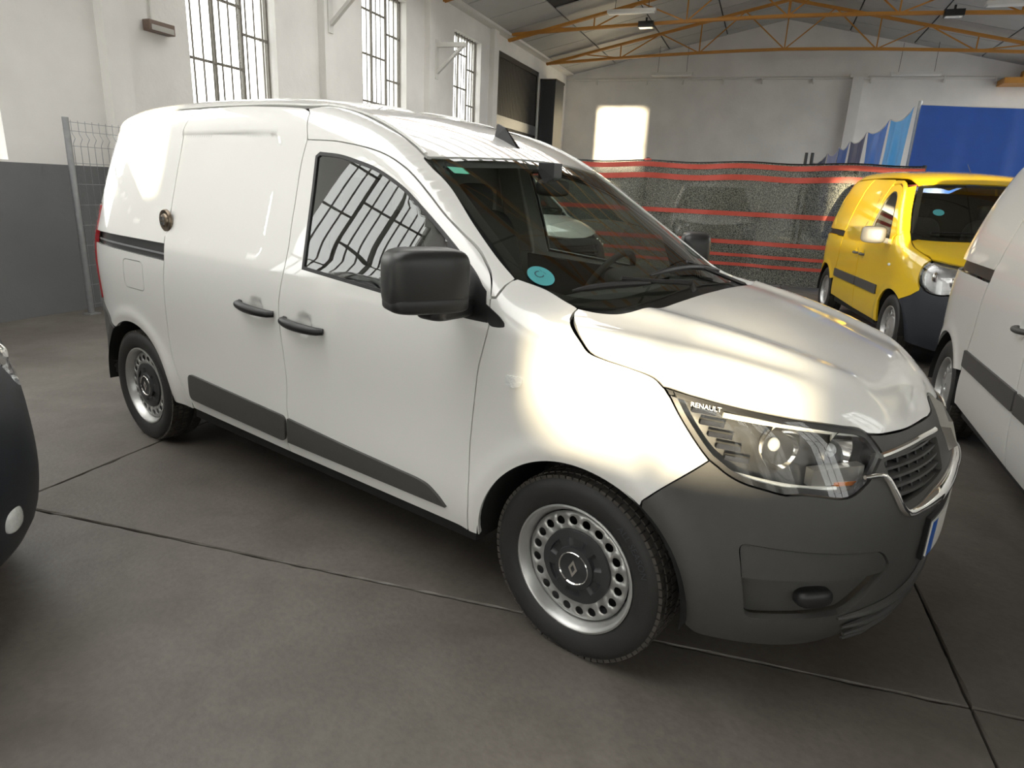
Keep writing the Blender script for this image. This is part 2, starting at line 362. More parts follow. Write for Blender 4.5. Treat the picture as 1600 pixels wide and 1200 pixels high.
struct(mb.build('wall_back',WALLW,None,HALL),'plain white gable wall at the end of the hall')
# end wall behind the camera: piers and tall glazing
mb=MB()
for a,b,z0,z1 in[(-6.84,-6.2,0,5.3),(-6.2,-3.3,0,.6),(-6.2,-3.3,4.9,5.9),(-3.3,-2.9,0,6.0),(-2.9,2.9,4.6,6.6),(-2.9,2.9,0,.5),(2.9,3.0,0,6.0),(3.0,6.2,0,.6),(3.0,6.2,5.08,5.9),(6.2,6.84,0,5.3)]: mb.box2((-12.3,a,z0-.02),(-12.0,b,z1))
struct(mb.build('wall_front',WALLW,None,HALL),'white hall end wall with tall glazing')
# roof: sheet with a glazed strip on one slope, panels with dark joints over the far bays
def zroof(n): return 6.52-abs(n)*(6.52-5.1)/6.54
mb=MB()
def slope(e0,e1,n0,n1):
    a=[(e0,n0,zroof(n0)),(e1,n0,zroof(n0)),(e1,n1,zroof(n1)),(e0,n1,zroof(n1))]; mb.add(a+[(x,y,z+.12) for x,y,z in a],[(0,1,2,3),(7,6,5,4),(0,4,5,1),(1,5,6,2),(2,6,7,3),(3,7,4,0)])
slope(-12.3,20.2,-6.9,0); slope(-12.3,-5.5,0,6.9); slope(1.3,4.2,0,6.9); slope(12.4,20.2,0,6.9); slope(9.6,12.4,0,1.6); slope(9.6,12.4,4.2,6.9); slope(-5.5,1.3,0,1.0); slope(-5.5,1.3,6.2,6.9); slope(4.2,9.6,0,1.6); slope(4.2,9.6,5.6,6.9)
ceil=struct(mb.build('ceiling',mat('ceiling_joint',(.035,.035,.035),.8),None,HALL),'pitched grey panelled ceiling')
pm=MB(); L_=6.6/4; ang=math.atan((6.52-5.1)/6.54); pm.box((0,0,0),(1.175,L_/math.cos(ang)-.035,.03)); pmesh=None
for side in(-1,1):
    for k in range(-10,17):
        for r in range(4):
            n=side*(r+.5)*L_; e_=.6+1.21*k+(.6 if r%2 else 0)
            if e_<-11.6 or e_>20.0 or(side>0 and(-6.1<e_<1.9 or 3.6<e_<10.2)and .4<n<6.3)or(side>0 and 9<e_<13 and .4<n<4.9): continue
            if pmesh is None: o=pm.build('ceiling_panel',ROOFP,ceil); pmesh=o.data
            else: o=link(D.objects.new('ceiling_panel',pmesh),ceil)
            o.matrix_parent_inverse=Matrix.Identity(4); o.location=(e_,n,zroof(n)-.02); o.rotation_euler=(-side*ang,0,0)
sk=MB()
for k in range(14): e_=-5.5+.523*k; sk.bar((e_,1.0,zroof(1.0)),(e_,6.2,zroof(6.2)),.05,.09)
for n in(1.0,2.3,3.6,4.9,6.2): sk.bar((-5.5,n,zroof(n)+.03),(1.3,n,zroof(n)+.03),.06,.06)
sky=struct(sk.build('window_40',FRAME,None,HALL),'long glazed skylight with thin steel ribs'); mbp=MB(); mbp.add([(-5.5,1.0,zroof(1.0)+.06),(1.3,1.0,zroof(1.0)+.06),(1.3,6.2,zroof(6.2)+.06),(-5.5,6.2,zroof(6.2)+.06)],[(0,1,2,3)]); o=mbp.build('pane',PANE,sky)
sk=MB()  # second skylight, added out of view to brighten the gable and far walls
for k in range(14): e_=4.2+.63*k; m_=5.6 if e_<9.7 else 4.2; sk.bar((e_,1.6,zroof(1.6)),(e_,m_,zroof(m_)),.05,.09)
for n in(1.6,2.9,4.2,5.6): sk.bar((4.2,n,zroof(n)+.03),(9.6 if n>5 else 12.4,n,zroof(n)+.03),.06,.06)
sky2=struct(sk.build('window_41',FRAME,None,HALL),'unseen skylight added to brighten the far hall'); mbp=MB(); mbp.add([(4.2,1.6,zroof(1.6)+.06),(12.4,1.6,zroof(1.6)+.06),(12.4,4.2,zroof(4.2)+.06),(9.6,4.2,zroof(4.2)+.06),(9.6,5.6,zroof(5.6)+.06),(4.2,5.6,zroof(5.6)+.06)],[(0,1,2,3,4,5)]); mbp.build('pane',PANE,sky2)
# windows with bars
def window(i,e0,e1,z0,z1,nn,bars=True):
    w=e1-e0; f=MB()
    for a,b in(((e0,z0),(e0,z1)),((e1,z0),(e1,z1)),((e0,z0),(e1,z0)),((e0,z1),(e1,z1))): f.bar((a[0],nn,a[1]),(b[0],nn,b[1]),.05,.05)
    ob=struct(f.build('window_%d'%i,FRAME,None,HALL),'tall barred steel window in the hall wall')
    for t in(.36,.68): MB().bar((e0+w*t,nn,z0),(e0+w*t,nn,z1),.035,.04).build('mullion',FRAME,ob)
    for h in(.18,.42,.66,.88): MB().bar((e0,nn-.01,z0+(z1-z0)*h),(e0+w*.68,nn-.01,z0+(z1-z0)*h),.03,.03).build('transom',FRAME,ob)
    for h in(.30,.56,.80): MB().bar((e0+w*.68,nn-.01,z0+(z1-z0)*h),(e1,nn-.01,z0+(z1-z0)*h),.03,.03).build('transom',FRAME,ob)
    if bars:
        for k in range(1,10): MB().tube([(e0+w*k/10,nn-.06*np.sign(nn),z0),(e0+w*k/10,nn-.06*np.sign(nn),z1)],.012,6).build('bar',FRAME,ob)
    MB().box2((e0,nn+.02,z0),(e1,nn+.026,z1)).build('pane',PANE,ob)
    return ob
for i,(a,b) in enumerate(LW): window(i+1,a,b,1.5,4.65,6.70)
window(8,18.55,19.0,1.5,4.6,6.70,False)
for i,(a,b) in enumerate(RW): window(20+i,a,b,1.2,4.9,-6.70,a>0)
for i,(a,b,z0,z1) in enumerate([(-6.2,-3.3,.6,4.9),(-2.9,2.9,.5,4.6),(3.0,6.2,.6,5.08)]):
    f=MB(); n_=max(4,int((b-a)/.6))
    for k in range(n_+1): f.bar((-12.1,a+(b-a)*k/n_,z0),(-12.1,a+(b-a)*k/n_,z1),.03,.03)
    for h in range(5): f.bar((-12.1,a,z0+(z1-z0)*h/4),(-12.1,b,z0+(z1-z0)*h/4),.05,.05)
    w_=struct(f.build('window_%d'%(13+i),FRAME,None,HALL),'glazed screen of the end wall'); MB().box2((-12.14,a,z0),(-12.134,b,z1)).build('pane',PANE,w_)
# pilasters, crane rail beam and brackets on the left wall
for e_ in(-7.8,-4.2,-.6,3.05,6.8,10.2,13.5): struct(MB().box2((e_-.14,6.42,-.02),(e_+.14,6.56,5.1)).build('trim_%d'%int(20+e_),WALL,None,HALL),'white painted pilaster on the hall wall')
b=MB().box2((-12,6.30,5.06),(19.85,6.36,5.20)); b.box2((-12,6.36,5.16),(19.85,6.56,5.20)); b.box2((-12,6.36,5.06),(19.85,6.56,5.09)); struct(b.build('trim_1',WHITEM,None,HALL),'white steel beam along the eaves')
def bracket(e_,z):
    t=tag(D.objects.new('wall_bracket',None),'white triangular steel bracket on the wall beside the %s window'%('second' if e_>8 else 'first barred'),'bracket'); link(t); t.matrix_world=HALL@Matrix.Translation((e_,6.42,z))
    MB().box2((-.05,-.62,-.04),(.05,0,.04)).build('arm',WHITEM,t); MB().bar((0,-.58,-.02),(0,-.02,-.5),.07,.05).build('strut',WHITEM,t); MB().box2((-.06,-.02,-.62),(.06,.0,.1)).build('wall_plate',WHITEM,t)
bracket(6.8,4.22); bracket(10.35,4.12)
t=tag(D.objects.new('emergency_light',None),'small brown wall light box below a conduit','wall light'); link(t); t.matrix_world=HALL@Matrix.Translation((3.66,6.50,3.0))
MB().box2((-.17,-.07,-.055),(.17,.03,.055)).build('case',mat('brown_case',(.16,.11,.085),.5,noise=.3,scale=30),t); MB().box2((-.15,-.078,-.045),(.15,-.07,.01)).build('diffuser',CREAM,t); MB().tube([(-.06,.02,.05),(-.06,.02,1.9)],.012,6).build('conduit',WHITEM,t)
# dark sliding gate and column at the far end of the left wall
g=tag(D.objects.new('gate',None),'dark steel slatted gate in the left wall','gate'); link(g); g.matrix_world=HALL@Matrix.Translation((13.95,6.62,0))
for k in range(26): MB().box2((.06+k*.118,-.02,.05),(.06+k*.118+.095,.03+.012*(k%2),4.66)).build('slat',GATEM,g)
MB().box2((0,-.05,0),(.07,.06,4.72)).build('post',GATEM,g); MB().box2((3.08,-.05,0),(3.15,.06,4.72)).build('post',GATEM,g); MB().box2((0,-.06,4.6),(3.15,.05,4.72)).build('rail',GATEM,g); MB().box2((0,-.06,3.0),(3.15,-.03,3.25)).build('rail',GALV,g)
c=tag(D.objects.new('steel_column',None),'dark boxed steel column standing between the gate and the corner','column'); link(c); c.matrix_world=HALL@Matrix.Translation((17.6,6.25,0))
MB().box2((-.42,-.2,0),(.42,.24,4.5)).build('shaft',mat('column_grey',(.05,.055,.06),.5),c); MB().box2((-.44,-.22,4.5),(.44,.26,4.56)).build('cap',GATEM,c)
# back wall fittings
pipe=tag(MB().tube([(19.80,6.5,4.93),(19.80,0,4.93),(19.80,-6.5,4.88)],.035,8).build('wall_pipe',WHITEM,None,HALL),'long white pipe running across the gable wall','pipe')
for k,n in enumerate((5.5,3.9,2.8,1.6,.5,-.9,-2.4,-4.2,-5.4)): MB().box2((19.75,n-.02,4.78),(19.86,n+.02,4.92)).build('clip',WHITEM,pipe)
p=tag(MB().box2((19.62,-2.2,-.02),(19.88,-1.92,4.9)).build('wall_pillar',WHITEM,None,HALL),'white boxed steel pillar against the gable wall','pillar'); MB().box2((19.6,-2.28,4.9),(19.88,-1.84,5.0)).build('cap',WHITEM,p)
o=MB().box2((19.2,-6.5,4.66),(19.86,-5.45,4.80)); o.box2((19.5,-6.5,4.8),(19.7,-5.9,5.0)); tag(o.build('wall_bracket',ORANGE,None,HALL),'orange steel bracket in the far right corner','bracket')
def strip_lamp(e_,n0,n1,z,lab,wires=.45,white=True):
    t=tag(D.objects.new('strip_light',None),lab,'strip light'); link(t); t.matrix_world=HALL@Matrix.Translation((e_,(n0+n1)/2,z)); w=abs(n1-n0)/2
    MB().box2((-.07,-w,-.03),(.07,w,.04)).build('housing',WHITEM,t); MB().box2((-.05,-w+.03,-.055),(.05,w-.03,-.03)).build('diffuser',mat('lamp_diffuser',(.8,.8,.78),.4),t)
    for s in(-.7,.7): MB().tube([(0,s*w,.03),(.0,s*w*.97,wires)],.006,5).build('wire',BLACK,t)
strip_lamp(18.9,3.62,2.42,4.93,'white strip light hanging before the left half of the gable wall',.75); strip_lamp(18.9,-2.75,-3.95,4.86,'white strip light hanging before the right half of the gable wall',.75)
strip_lamp(13.6,3.80,2.72,5.36,'white strip light hung under the roof beside the nearer orange truss',.30); strip_lamp(13.6,-3.5,-4.8,5.22,'white strip light at the top right corner of the ceiling',.2)
# orange trusses
def truss(e_,zc,ze,lab):
    t=tag(D.objects.new('roof_truss',None),lab,'roof truss','orange roof trusses'); link(t); t.matrix_world=HALL@Matrix.Translation((e_,0,0))
    lo=lambda n: ze+(zc-ze)*(1-(abs(n)/6.4)**1.6); hi=lambda n: zroof(n)-.16
    ns=np.linspace(-6.4,6.4,13)
    b=MB()
    for a,c in zip(ns[:-1],ns[1:]):
        for dx in(-.035,.035): b.bar((dx,a,lo(a)),(dx,c,lo(c)),.03,.06)
    b.build('bottom_chord',ORANGE,t); b=MB()
    for a,c in zip(ns[:-1],ns[1:]):
        for dx in(-.035,.035): b.bar((dx,a,hi(a)),(dx,c,hi(c)),.03,.06)
    b.build('top_chord',ORANGE,t)
    k=2.13; nodes=[-6.4+k*i for i in range(7)]
    for i,n in enumerate(nodes):
        if abs(n)<6.3: MB().bar((0,n,lo(n)),(0,n,hi(n)),.03,.03).build('post',ORANGE,t)
        for m in(n-k/2,n+k/2):
            if abs(m)<6.4: MB().bar((0,n,lo(n)),(0,m,hi(m)),.028,.028).build('diagonal',ORANGE,t)
    return t
for e_,l in((17.3,'orange steel lattice truss nearest the gable wall'),(14.2,'orange steel lattice truss crossing the top of the picture')): truss(e_,5.28 if e_<15 else 5.22,5.1 if e_<15 else 4.98,l)
for e_,l in((10.6,'orange steel lattice truss just above the picture, over the net fence'),(7.0,'orange steel lattice truss over the yellow van'),(3.4,'orange steel lattice truss nearest overhead')): truss(e_,5.28,5.1,l)
def flood(n,lab):
    t=tag(D.objects.new('floodlight',None),lab,'floodlight'); link(t); t.matrix_world=HALL@Matrix.Translation((14.1,n,5.22))
    MB().box2((-.1,-.17,-.09),(.1,.17,.03)).build('housing',BLACK,t); MB().box2((-.08,-.15,-.098),(.08,.15,-.09)).build('lens',CLEARP,t); MB().box2((-.02,-.02,.03),(.02,.02,.12)).build('stem',BLACK,t)
flood(3.0,'black floodlight under the truss chord beside the left strip light'); flood(-3.1,'black floodlight under the truss chord at the right')
# wire fence panel leaning by the left wall
t=tag(D.objects.new('wire_fence_panel',None),'welded wire fence panel with a steel post against the grey wall','fence panel'); link(t); t.matrix_world=HALL@Matrix.Translation((2.25,6.28,0))
MB().tube([(0,0,0),(0,0,1.92)],.03,10).build('post',GALV,t); MB().box2((-.06,-.06,0),(.06,.06,.01)).build('foot',GALV,t)
for k in range(26): MB().tube([(.05+k*.075,0,.06),(.05+k*.075,0,1.68),(.05+k*.075,-.035,1.73),(.05+k*.075,0,1.78),(.05+k*.075,0,1.9)],.0028,5).build('wire',GALV,t)
for z in(.1,.3,.5,.7,.9,1.1,1.3,1.5,1.66,1.8,1.88): MB().tube([(.0,0,z),(1.95,0,z)],.003,5).build('wire',GALV,t)
# shade net fence with red stripes
def netmat():
    m=D.materials.new('shade_net'); m.use_nodes=True; nt=m.node_tree; L=nt.links.new; nt.nodes.clear(); out=nt.nodes.new('ShaderNodeOutputMaterial')
    tc=nt.nodes.new('ShaderNodeTexCoord'); mp=nt.nodes.new('ShaderNodeMapping'); mp.inputs['Scale'].default_value=(1,8,40); n=nt.nodes.new('ShaderNodeTexNoise'); n.inputs['Scale'].default_value=6; n.inputs['Detail'].default_value=5; L(tc.outputs['Object'],mp.inputs[0]); L(mp.outputs[0],n.inputs['Vector'])
    r=nt.nodes.new('ShaderNodeValToRGB'); r.color_ramp.elements[0].position=.35; r.color_ramp.elements[1].position=.65; r.color_ramp.elements[0].color=(.74,.74,.74,1); r.color_ramp.elements[1].color=(.98,.98,.98,1); L(n.outputs['Fac'],r.inputs[0])
    d=nt.nodes.new('ShaderNodeBsdfDiffuse'); n3=nt.nodes.new('ShaderNodeTexNoise'); n3.inputs['Scale'].default_value=70; n3.inputs['Detail'].default_value=3; L(tc.outputs['Object'],n3.inputs['Vector']); r3=nt.nodes.new('ShaderNodeValToRGB'); r3.color_ramp.elements[0].position=.38; r3.color_ramp.elements[1].position=.66; r3.color_ramp.elements[0].color=(.03,.036,.032,1); r3.color_ramp.elements[1].color=(.42,.43,.38,1); L(n3.outputs['Fac'],r3.inputs[0]); L(r3.outputs[0],d.inputs[0]); tl=nt.nodes.new('ShaderNodeBsdfTranslucent'); tl.inputs[0].default_value=(.12,.13,.11,1); ad=nt.nodes.new('ShaderNodeMixShader'); ad.inputs[0].default_value=.3; L(d.outputs[0],ad.inputs[1]); L(tl.outputs[0],ad.inputs[2])
    tr=nt.nodes.new('ShaderNodeBsdfTransparent'); mx=nt.nodes.new('ShaderNodeMixShader'); L(r.outputs[0],mx.inputs[0]); L(tr.outputs[0],mx.inputs[1]); L(ad.outputs[0],mx.inputs[2]); L(mx.outputs[0],out.inputs[0]); return m
NET=netmat(); REDS=mat('red_stripe_tape',(.55,.085,.06),.6,noise=.15,scale=20)
def wave(e_,n,z): return e_+.03*math.sin(n*4.1+z*1.3)+.02*math.sin(n*9.3+z*3)
def sheet(n0,n1,z0f,z1f,de=0.,nn=90,nz=24,fe=wave):
    V=[];F=[]
    for i in range(nn+1):
        n=n0+(n1-n0)*i/nn; a,b=z0f(n),z1f(n)
        for j in range(nz+1): z=a+(b-a)*j/nz; V.append((fe(9.8,n,z)+de,n,z))
    for i in range(nn):
        for j in range(nz): F.append((i*(nz+1)+j,(i+1)*(nz+1)+j,(i+1)*(nz+1)+j+1,i*(nz+1)+j+1))
    return MB().add(V,F,True)
ztop=lambda n: 2.05-.03*math.sin((n-1.94)*1.9)**2-.01*(n-2)
net=tag(D.objects.new('net_fence',None),'dark shade net fence with red stripes behind the vans','net fence'); link(net); net.matrix_world=HALL
sheet(-2.4,6.0,lambda n:.06,ztop).build('net',NET,net)
for z,h in((.06,.055),(.22,.055),(.74,.07),(1.22,.075),(0,0)):
    if h: sheet(-2.4,6.0,lambda n:z-h/2+.3*(z<.5),lambda n:z+h/2+.3*(z<.5),-.012,90,2).build('stripe',REDS,net)
for d0,d1 in((.02,.10),(.20,.29)): sheet(-2.4,6.0,lambda n:ztop(n)-d1,lambda n:ztop(n)-d0,-.012,90,2).build('stripe',REDS,net)
for n in(-2.4,-1.3,1.94,6.0): MB().tube([(9.86,n,0),(9.86,n,2.1)],.03,8).build('post',BLACK,net)
MB().tube([(9.84,n,ztop(n)+.01) for n in np.linspace(-2.4,6,40)],.012,6).build('rope',BLACK,net)
k=MB()
for j in range(5): k.tube([(9.83+.03*math.sin(a*2.3+j),1.94+.06*math.cos(a*1.7+j),2.02+.05*math.sin(a*1.1+j*2)) for a in np.linspace(0,5,14)],.016,6)
k.build('knot',REDS,net)
# blue tarpaulins
BLUES=[(.012,.085,.42),(.02,.16,.60),(.03,.05,.16),(.28,.33,.62),(.02,.11,.48),(.05,.33,.75)]
def tarp(p0,p1,zt0,zt1,zb,ci,lab,nn=50,amp=.05,sag=.06):
    p0=np.array(p0,float); p1=np.array(p1,float); L=np.linalg.norm(p1-p0); d=(p1-p0)/L; q=np.array([-d[1],d[0]]); V=[];F=[];nz=14
    for i in range(nn+1):
        t=i/nn; zt=zt0+(zt1-zt0)*t-sag*math.sin(math.pi*t)
        for j in range(nz+1):
            s=j/nz; z=zb+(zt-zb)*s; w=amp*(math.sin(t*L*7+s*2)+.5*math.sin(t*L*17+1.3*s))*(1.15-s); p=p0+d*(t*L)+q*w; V.append((*p,z))
    for i in range(nn):
        for j in range(nz): F.append((i*(nz+1)+j,(i+1)*(nz+1)+j,(i+1)*(nz+1)+j+1,i*(nz+1)+j+1))
    t=tag(D.objects.new('tarpaulin',None),lab,'tarpaulin','blue tarpaulins hung on the enclosure'); link(t); t.matrix_world=HALL
    MB().add(V,F,True).build('sheet',mat('tarp_blue_%d'%ci,BLUES[ci],.42,noise=.12,scale=5,bump=.15,bscale=25),t)
    MB().tube([(*(p0+d*L*u),zt0+(zt1-zt0)*u-sag*math.sin(math.pi*u)+.01) for u in np.linspace(0,1,12)],.008,5).build('rope',WHITEM,t)
tarp((11,-2.36),(11,-6.5),3.12,3.10,.05,0,'large deep blue tarpaulin stretched behind the yellow van roof',90,.022,.05)
cut=[0,.16,.34,.5,.62,.76,1]; P0=np.array((11.06,-2.28)); P1=np.array((18.6,-1.15)); cz=[5,4,2,1,3,2]
names=['bright blue tarpaulin fold next to the big blue sheet','mid blue hanging tarpaulin, second from the big sheet','dark navy hanging tarpaulin in the middle of the row','light blue hanging tarpaulin beyond the navy one','pale violet hanging tarpaulin near the gable wall','darkest small tarpaulin at the far end of the row']
for i in range(6):
    za=3.1-.55*cut[i]; zb=3.1-.55*cut[i+1]; tarp(P0+(P1-P0)*cut[i],P0+(P1-P0)*(cut[i+1]-.004),za,zb,.6,[5,1,2,4,3,2][i],names[i],24,.07,.12)
for k,l in((0,'left'),(-.10,'right')): tag(MB().tube([(11.0,-.70+k,0),(11.0,-.70+k,2.32)],.028,8).build('short_post',BLACK,None,HALL),'%s one of the two short black posts standing behind the net'%l,'post','short black posts')
for n in(-2.36,-6.45): tag(MB().tube([(11.12,n,0),(11.12,n,3.2)],.03,8).build('tarp_post',GALV,None,HALL),'steel post holding the %s edge of the big blue tarpaulin'%('left' if n>-4 else 'right'),'post')
MAIN=dict(
 W=([.15,.22,.295,.36,.45,.58,.72,.86,.96,1.04,1.10,1.17,1.25,1.4,1.55,1.65,1.75,1.9],
    [.80,.83,.853,.866,.873,.872,.875,.882,.883,.878,.868,.848,.824,.777,.727,.691,.652,.59]),
 F=([.15,.20,.25,.30,.36,.45,.55,.63,.70,.76,.82,.88,.94,1.02,1.15,1.9],
    [.74,.785,.825,.850,.868,.880,.886,.884,.870,.848,.820,.788,.755,.72,.68,.60]),
 NF=([.15,.3,.5,.65,.8,.95,1.2,1.9],[2.7,2.7,2.6,2.4,2.2,2.15,2.15,2.15]),
 R=([.15,.3,.5,.8,1.2,1.5,1.7,1.9],[-3.42,-3.50,-3.545,-3.55,-3.545,-3.51,-3.46,-3.39]),
 x0f=-.05,x0r=-2.62,nR=4.0,cx=-.05,
 hood=([-.5,-.3,-.1,.1,.25,.4,.55,.68,.78,.9],[1.195,1.170,1.14,1.107,1.077,1.041,.998,.956,.916,.85]),
 hcrown=([-.5,.1,.5,.8],[.09,.10,.13,.17]),
 cabin=([.6,.3,.03,-.2,-.4,-.6,-.8,-.92,-1.08,-1.3,-1.6,-2.0,-2.5,-3.0,-3.3,-3.55],
        [.78,.945,1.097,1.226,1.338,1.449,1.562,1.622,1.686,1.745,1.794,1.820,1.826,1.812,1.789,1.762]),
 crown=([.3,-.33,-.6,-.9,-1.2,-2.,-3.5],[.22,.21,.175,.135,.10,.095,.10]),
 ws_top=-.86,kh=.10,kw=.05,kr=.13,
 arches=[(0,.303,.372),(-2.812,.303,.372)],flare=.010,
 ridges=[(-.1,.58,.72,.36,.060,.017),(0.,.80,.64,.50,.050,.008)],
 recess=None, scoops=[])
CON={
 'DR':[(-1.438,-0.710,1.598),(-1.440,-0.741,1.509),(-1.423,-0.791,1.356),(-1.415,-0.820,1.262),(-1.405,-0.848,1.171),(-1.407,-0.868,1.101),(-1.419,-0.878,1.036),(-1.435,-0.883,0.957),(-1.437,-0.882,0.858),(-1.430,-0.875,0.723),(-1.426,-0.872,0.617),(-1.433,-0.873,0.510),(-1.427,-0.873,0.471),(-1.454,-0.863,0.340)],
 'DRup':[(-1.498,-0.648,1.706),(-1.472,-0.682,1.659),(-1.447,-0.701,1.620)],
 'DF':[(-0.550,-0.774,1.310),(-0.472,-0.785,1.258),(-0.416,-0.805,1.214),(-0.386,-0.822,1.186),(-0.365,-0.843,1.154),(-0.354,-0.859,1.125),(-0.346,-0.872,1.082),(-0.342,-0.878,1.041),(-0.356,-0.883,0.974),(-0.375,-0.883,0.898),(-0.387,-0.880,0.816),(-0.402,-0.874,0.701),(-0.410,-0.872,0.600),(-0.405,-0.879,0.403),(-0.418,-0.864,0.304)],
 'DT':[(-1.435,-0.709,1.600),(-1.280,-0.710,1.595),(-1.164,-0.713,1.583),(-1.052,-0.717,1.566),(-0.962,-0.722,1.544),(-0.872,-0.730,1.509),(-0.800,-0.739,1.470),(-0.723,-0.755,1.420),(-0.631,-0.773,1.357),(-0.558,-0.789,1.305)],
 'WO':[(-1.297,-0.866,1.110),(-1.314,-0.826,1.244),(-1.338,-0.773,1.413),(-1.362,-0.731,1.539),(-1.340,-0.726,1.554),(-1.213,-0.729,1.545),(-1.103,-0.736,1.525),(-1.008,-0.743,1.504),(-0.913,-0.753,1.472),(-0.819,-0.767,1.432),(-0.725,-0.783,1.379),(-0.635,-0.799,1.325),(-0.549,-0.814,1.270),(-0.491,-0.825,1.231),(-0.434,-0.837,1.191),(-0.371,-0.852,1.144),(-0.343,-0.878,1.043),(-0.432,-0.877,1.047),(-0.529,-0.876,1.054),(-0.847,-0.873,1.077)],
 'SAIL':[(-0.583,-0.808,1.292),(-0.549,-0.814,1.270),(-0.491,-0.825,1.231),(-0.434,-0.837,1.191),(-0.371,-0.852,1.144),(-0.343,-0.878,1.043),(-0.432,-0.877,1.047),(-0.515,-0.876,1.054)],
 'FT':[(-0.393,-0.804,1.119),(-0.306,-0.850,1.076),(-0.283,-0.862,1.058),(-0.281,-0.870,1.043),(-0.299,-0.873,1.039),(-0.338,-0.875,1.037)],
 'ST':[(-1.508,-0.640,1.715),(-1.561,-0.629,1.730),(-1.786,-0.628,1.744),(-2.036,-0.625,1.753),(-2.304,-0.627,1.752),(-2.385,-0.631,1.749)],
 'SR':[(-2.385,-0.631,1.749),(-2.408,-0.662,1.708),(-2.425,-0.684,1.667),(-2.427,-0.698,1.633),(-2.413,-0.731,1.540),(-2.401,-0.773,1.412),(-2.389,-0.816,1.278),(-2.382,-0.845,1.181),(-2.386,-0.850,1.163),(-2.368,-0.879,1.031),(-2.386,-0.883,0.905),(-2.404,-0.877,0.758),(-2.409,-0.872,0.626),(-2.381,-0.873,0.514),(-2.335,-0.872,0.430),(-2.296,-0.866,0.361),(-2.258,-0.863,0.343)],
 'FUEL':[(-2.800,-0.882,0.988),(-2.771,-0.880,1.014),(-2.617,-0.881,1.010),(-2.586,-0.882,0.991),(-2.591,-0.883,0.898),(-2.624,-0.882,0.856),(-2.800,-0.882,0.863),(-2.814,-0.882,0.886)],
 'REC1':[(-2.424,-0.698,1.633),(-1.702,-0.701,1.623),(-1.647,-0.705,1.613),(-1.621,-0.715,1.583),(-1.598,-0.776,1.404),(-1.594,-0.847,1.172),(-1.598,-0.856,1.143),(-1.626,-0.860,1.131),(-1.668,-0.860,1.132),(-1.732,-0.859,1.134),(-2.377,-0.848,1.169)],
 'REC2':[(-2.377,-0.848,1.169),(-2.611,-0.842,1.190),(-2.751,-0.830,1.228),(-2.912,-0.794,1.340),(-3.034,-0.746,1.469),(-3.064,-0.708,1.570),(-3.023,-0.699,1.606),(-2.960,-0.700,1.615),(-2.424,-0.698,1.633)],
 'HE':[(-0.136,-0.699,1.104),(-0.125,-0.737,1.094),(-0.092,-0.787,1.080),(-0.054,-0.829,1.057),(-0.028,-0.846,1.040),(0.007,-0.860,1.016),(0.051,-0.860,1.005),(0.130,-0.847,0.992),(0.198,-0.832,0.975),(0.229,-0.831,0.953)],
 'HLT':[(0.231,-0.830,0.953),(0.298,-0.804,0.939),(0.374,-0.766,0.924),(0.446,-0.720,0.909),(0.516,-0.665,0.894),(0.567,-0.618,0.884),(0.631,-0.548,0.869),(0.667,-0.502,0.859),(0.689,-0.481,0.846),(0.714,-0.467,0.816),(0.731,-0.458,0.792)],
 'HLB':[(0.728,-0.496,0.757),(0.721,-0.528,0.729),(0.708,-0.562,0.706),(0.694,-0.586,0.694),(0.675,-0.611,0.690),(0.631,-0.652,0.697),(0.589,-0.687,0.701),(0.556,-0.713,0.698),(0.511,-0.740,0.708),(0.460,-0.766,0.720),(0.420,-0.783,0.738),(0.392,-0.792,0.757),(0.369,-0.800,0.773)],
 'HLO':[(0.348,-0.806,0.795),(0.316,-0.815,0.835),(0.283,-0.825,0.881),(0.253,-0.830,0.927)],
 'HR':[(-0.136,-0.699,1.104),(-0.075,-0.676,1.098),(-0.022,-0.630,1.100),(0.020,-0.540,1.106),(0.037,-0.333,1.107)],
 'HF':[(0.694,-0.474,0.843),(0.720,-0.430,0.838),(0.757,-0.341,0.836),(0.779,-0.258,0.838),(0.808,-0.099,0.831)],
 'BF':[(0.369,-0.801,0.772),(0.338,-0.817,0.741),(0.258,-0.849,0.666),(0.218,-0.864,0.625)],
 'GR':[(0.733,-0.461,0.787),(0.746,-0.418,0.803),(0.792,-0.303,0.796),(0.835,-0.118,0.780),(0.853,-0.205,0.710),(0.831,-0.329,0.690),(0.807,-0.419,0.664),(0.772,-0.435,0.733)],
 'CHR':[(0.731,-0.501,0.744),(0.771,-0.433,0.738),(0.783,-0.430,0.715),(0.812,-0.411,0.659),(0.825,-0.396,0.628),(0.835,-0.369,0.625),(0.856,-0.286,0.642),(0.876,-0.125,0.661)],
 'FOG':[(0.476,-0.786,0.555),(0.481,-0.783,0.567),(0.796,-0.489,0.531),(0.815,-0.453,0.502),(0.817,-0.446,0.473),(0.797,-0.490,0.449),(0.735,-0.574,0.339),(0.525,-0.758,0.328),(0.502,-0.777,0.368)],
 'DITCH':[(-1.530,-0.630,1.726),(-1.434,-0.582,1.739),(-1.298,-0.564,1.715),(-1.157,-0.575,1.675),(-1.028,-0.588,1.627),(-0.942,-0.597,1.586),(-0.874,-0.609,1.549)],
 'MOULDF':[(-1.423,-0.873,0.469),(-1.051,-0.873,0.448),(-0.760,-0.873,0.436),(-0.612,-0.872,0.426),(-0.551,-0.870,0.395),(-0.508,-0.865,0.355),(-1.448,-0.863,0.342)],
 'MOULDR':[(-2.223,-0.873,0.471),(-2.166,-0.873,0.504),(-2.106,-0.873,0.507),(-1.432,-0.873,0.470),(-1.458,-0.863,0.342),(-2.246,-0.867,0.369)],
 'IND':[(-0.266,-0.883,0.899),(-0.197,-0.883,0.901),(-0.201,-0.882,0.876),(-0.232,-0.882,0.861),(-0.262,-0.882,0.865)],
}
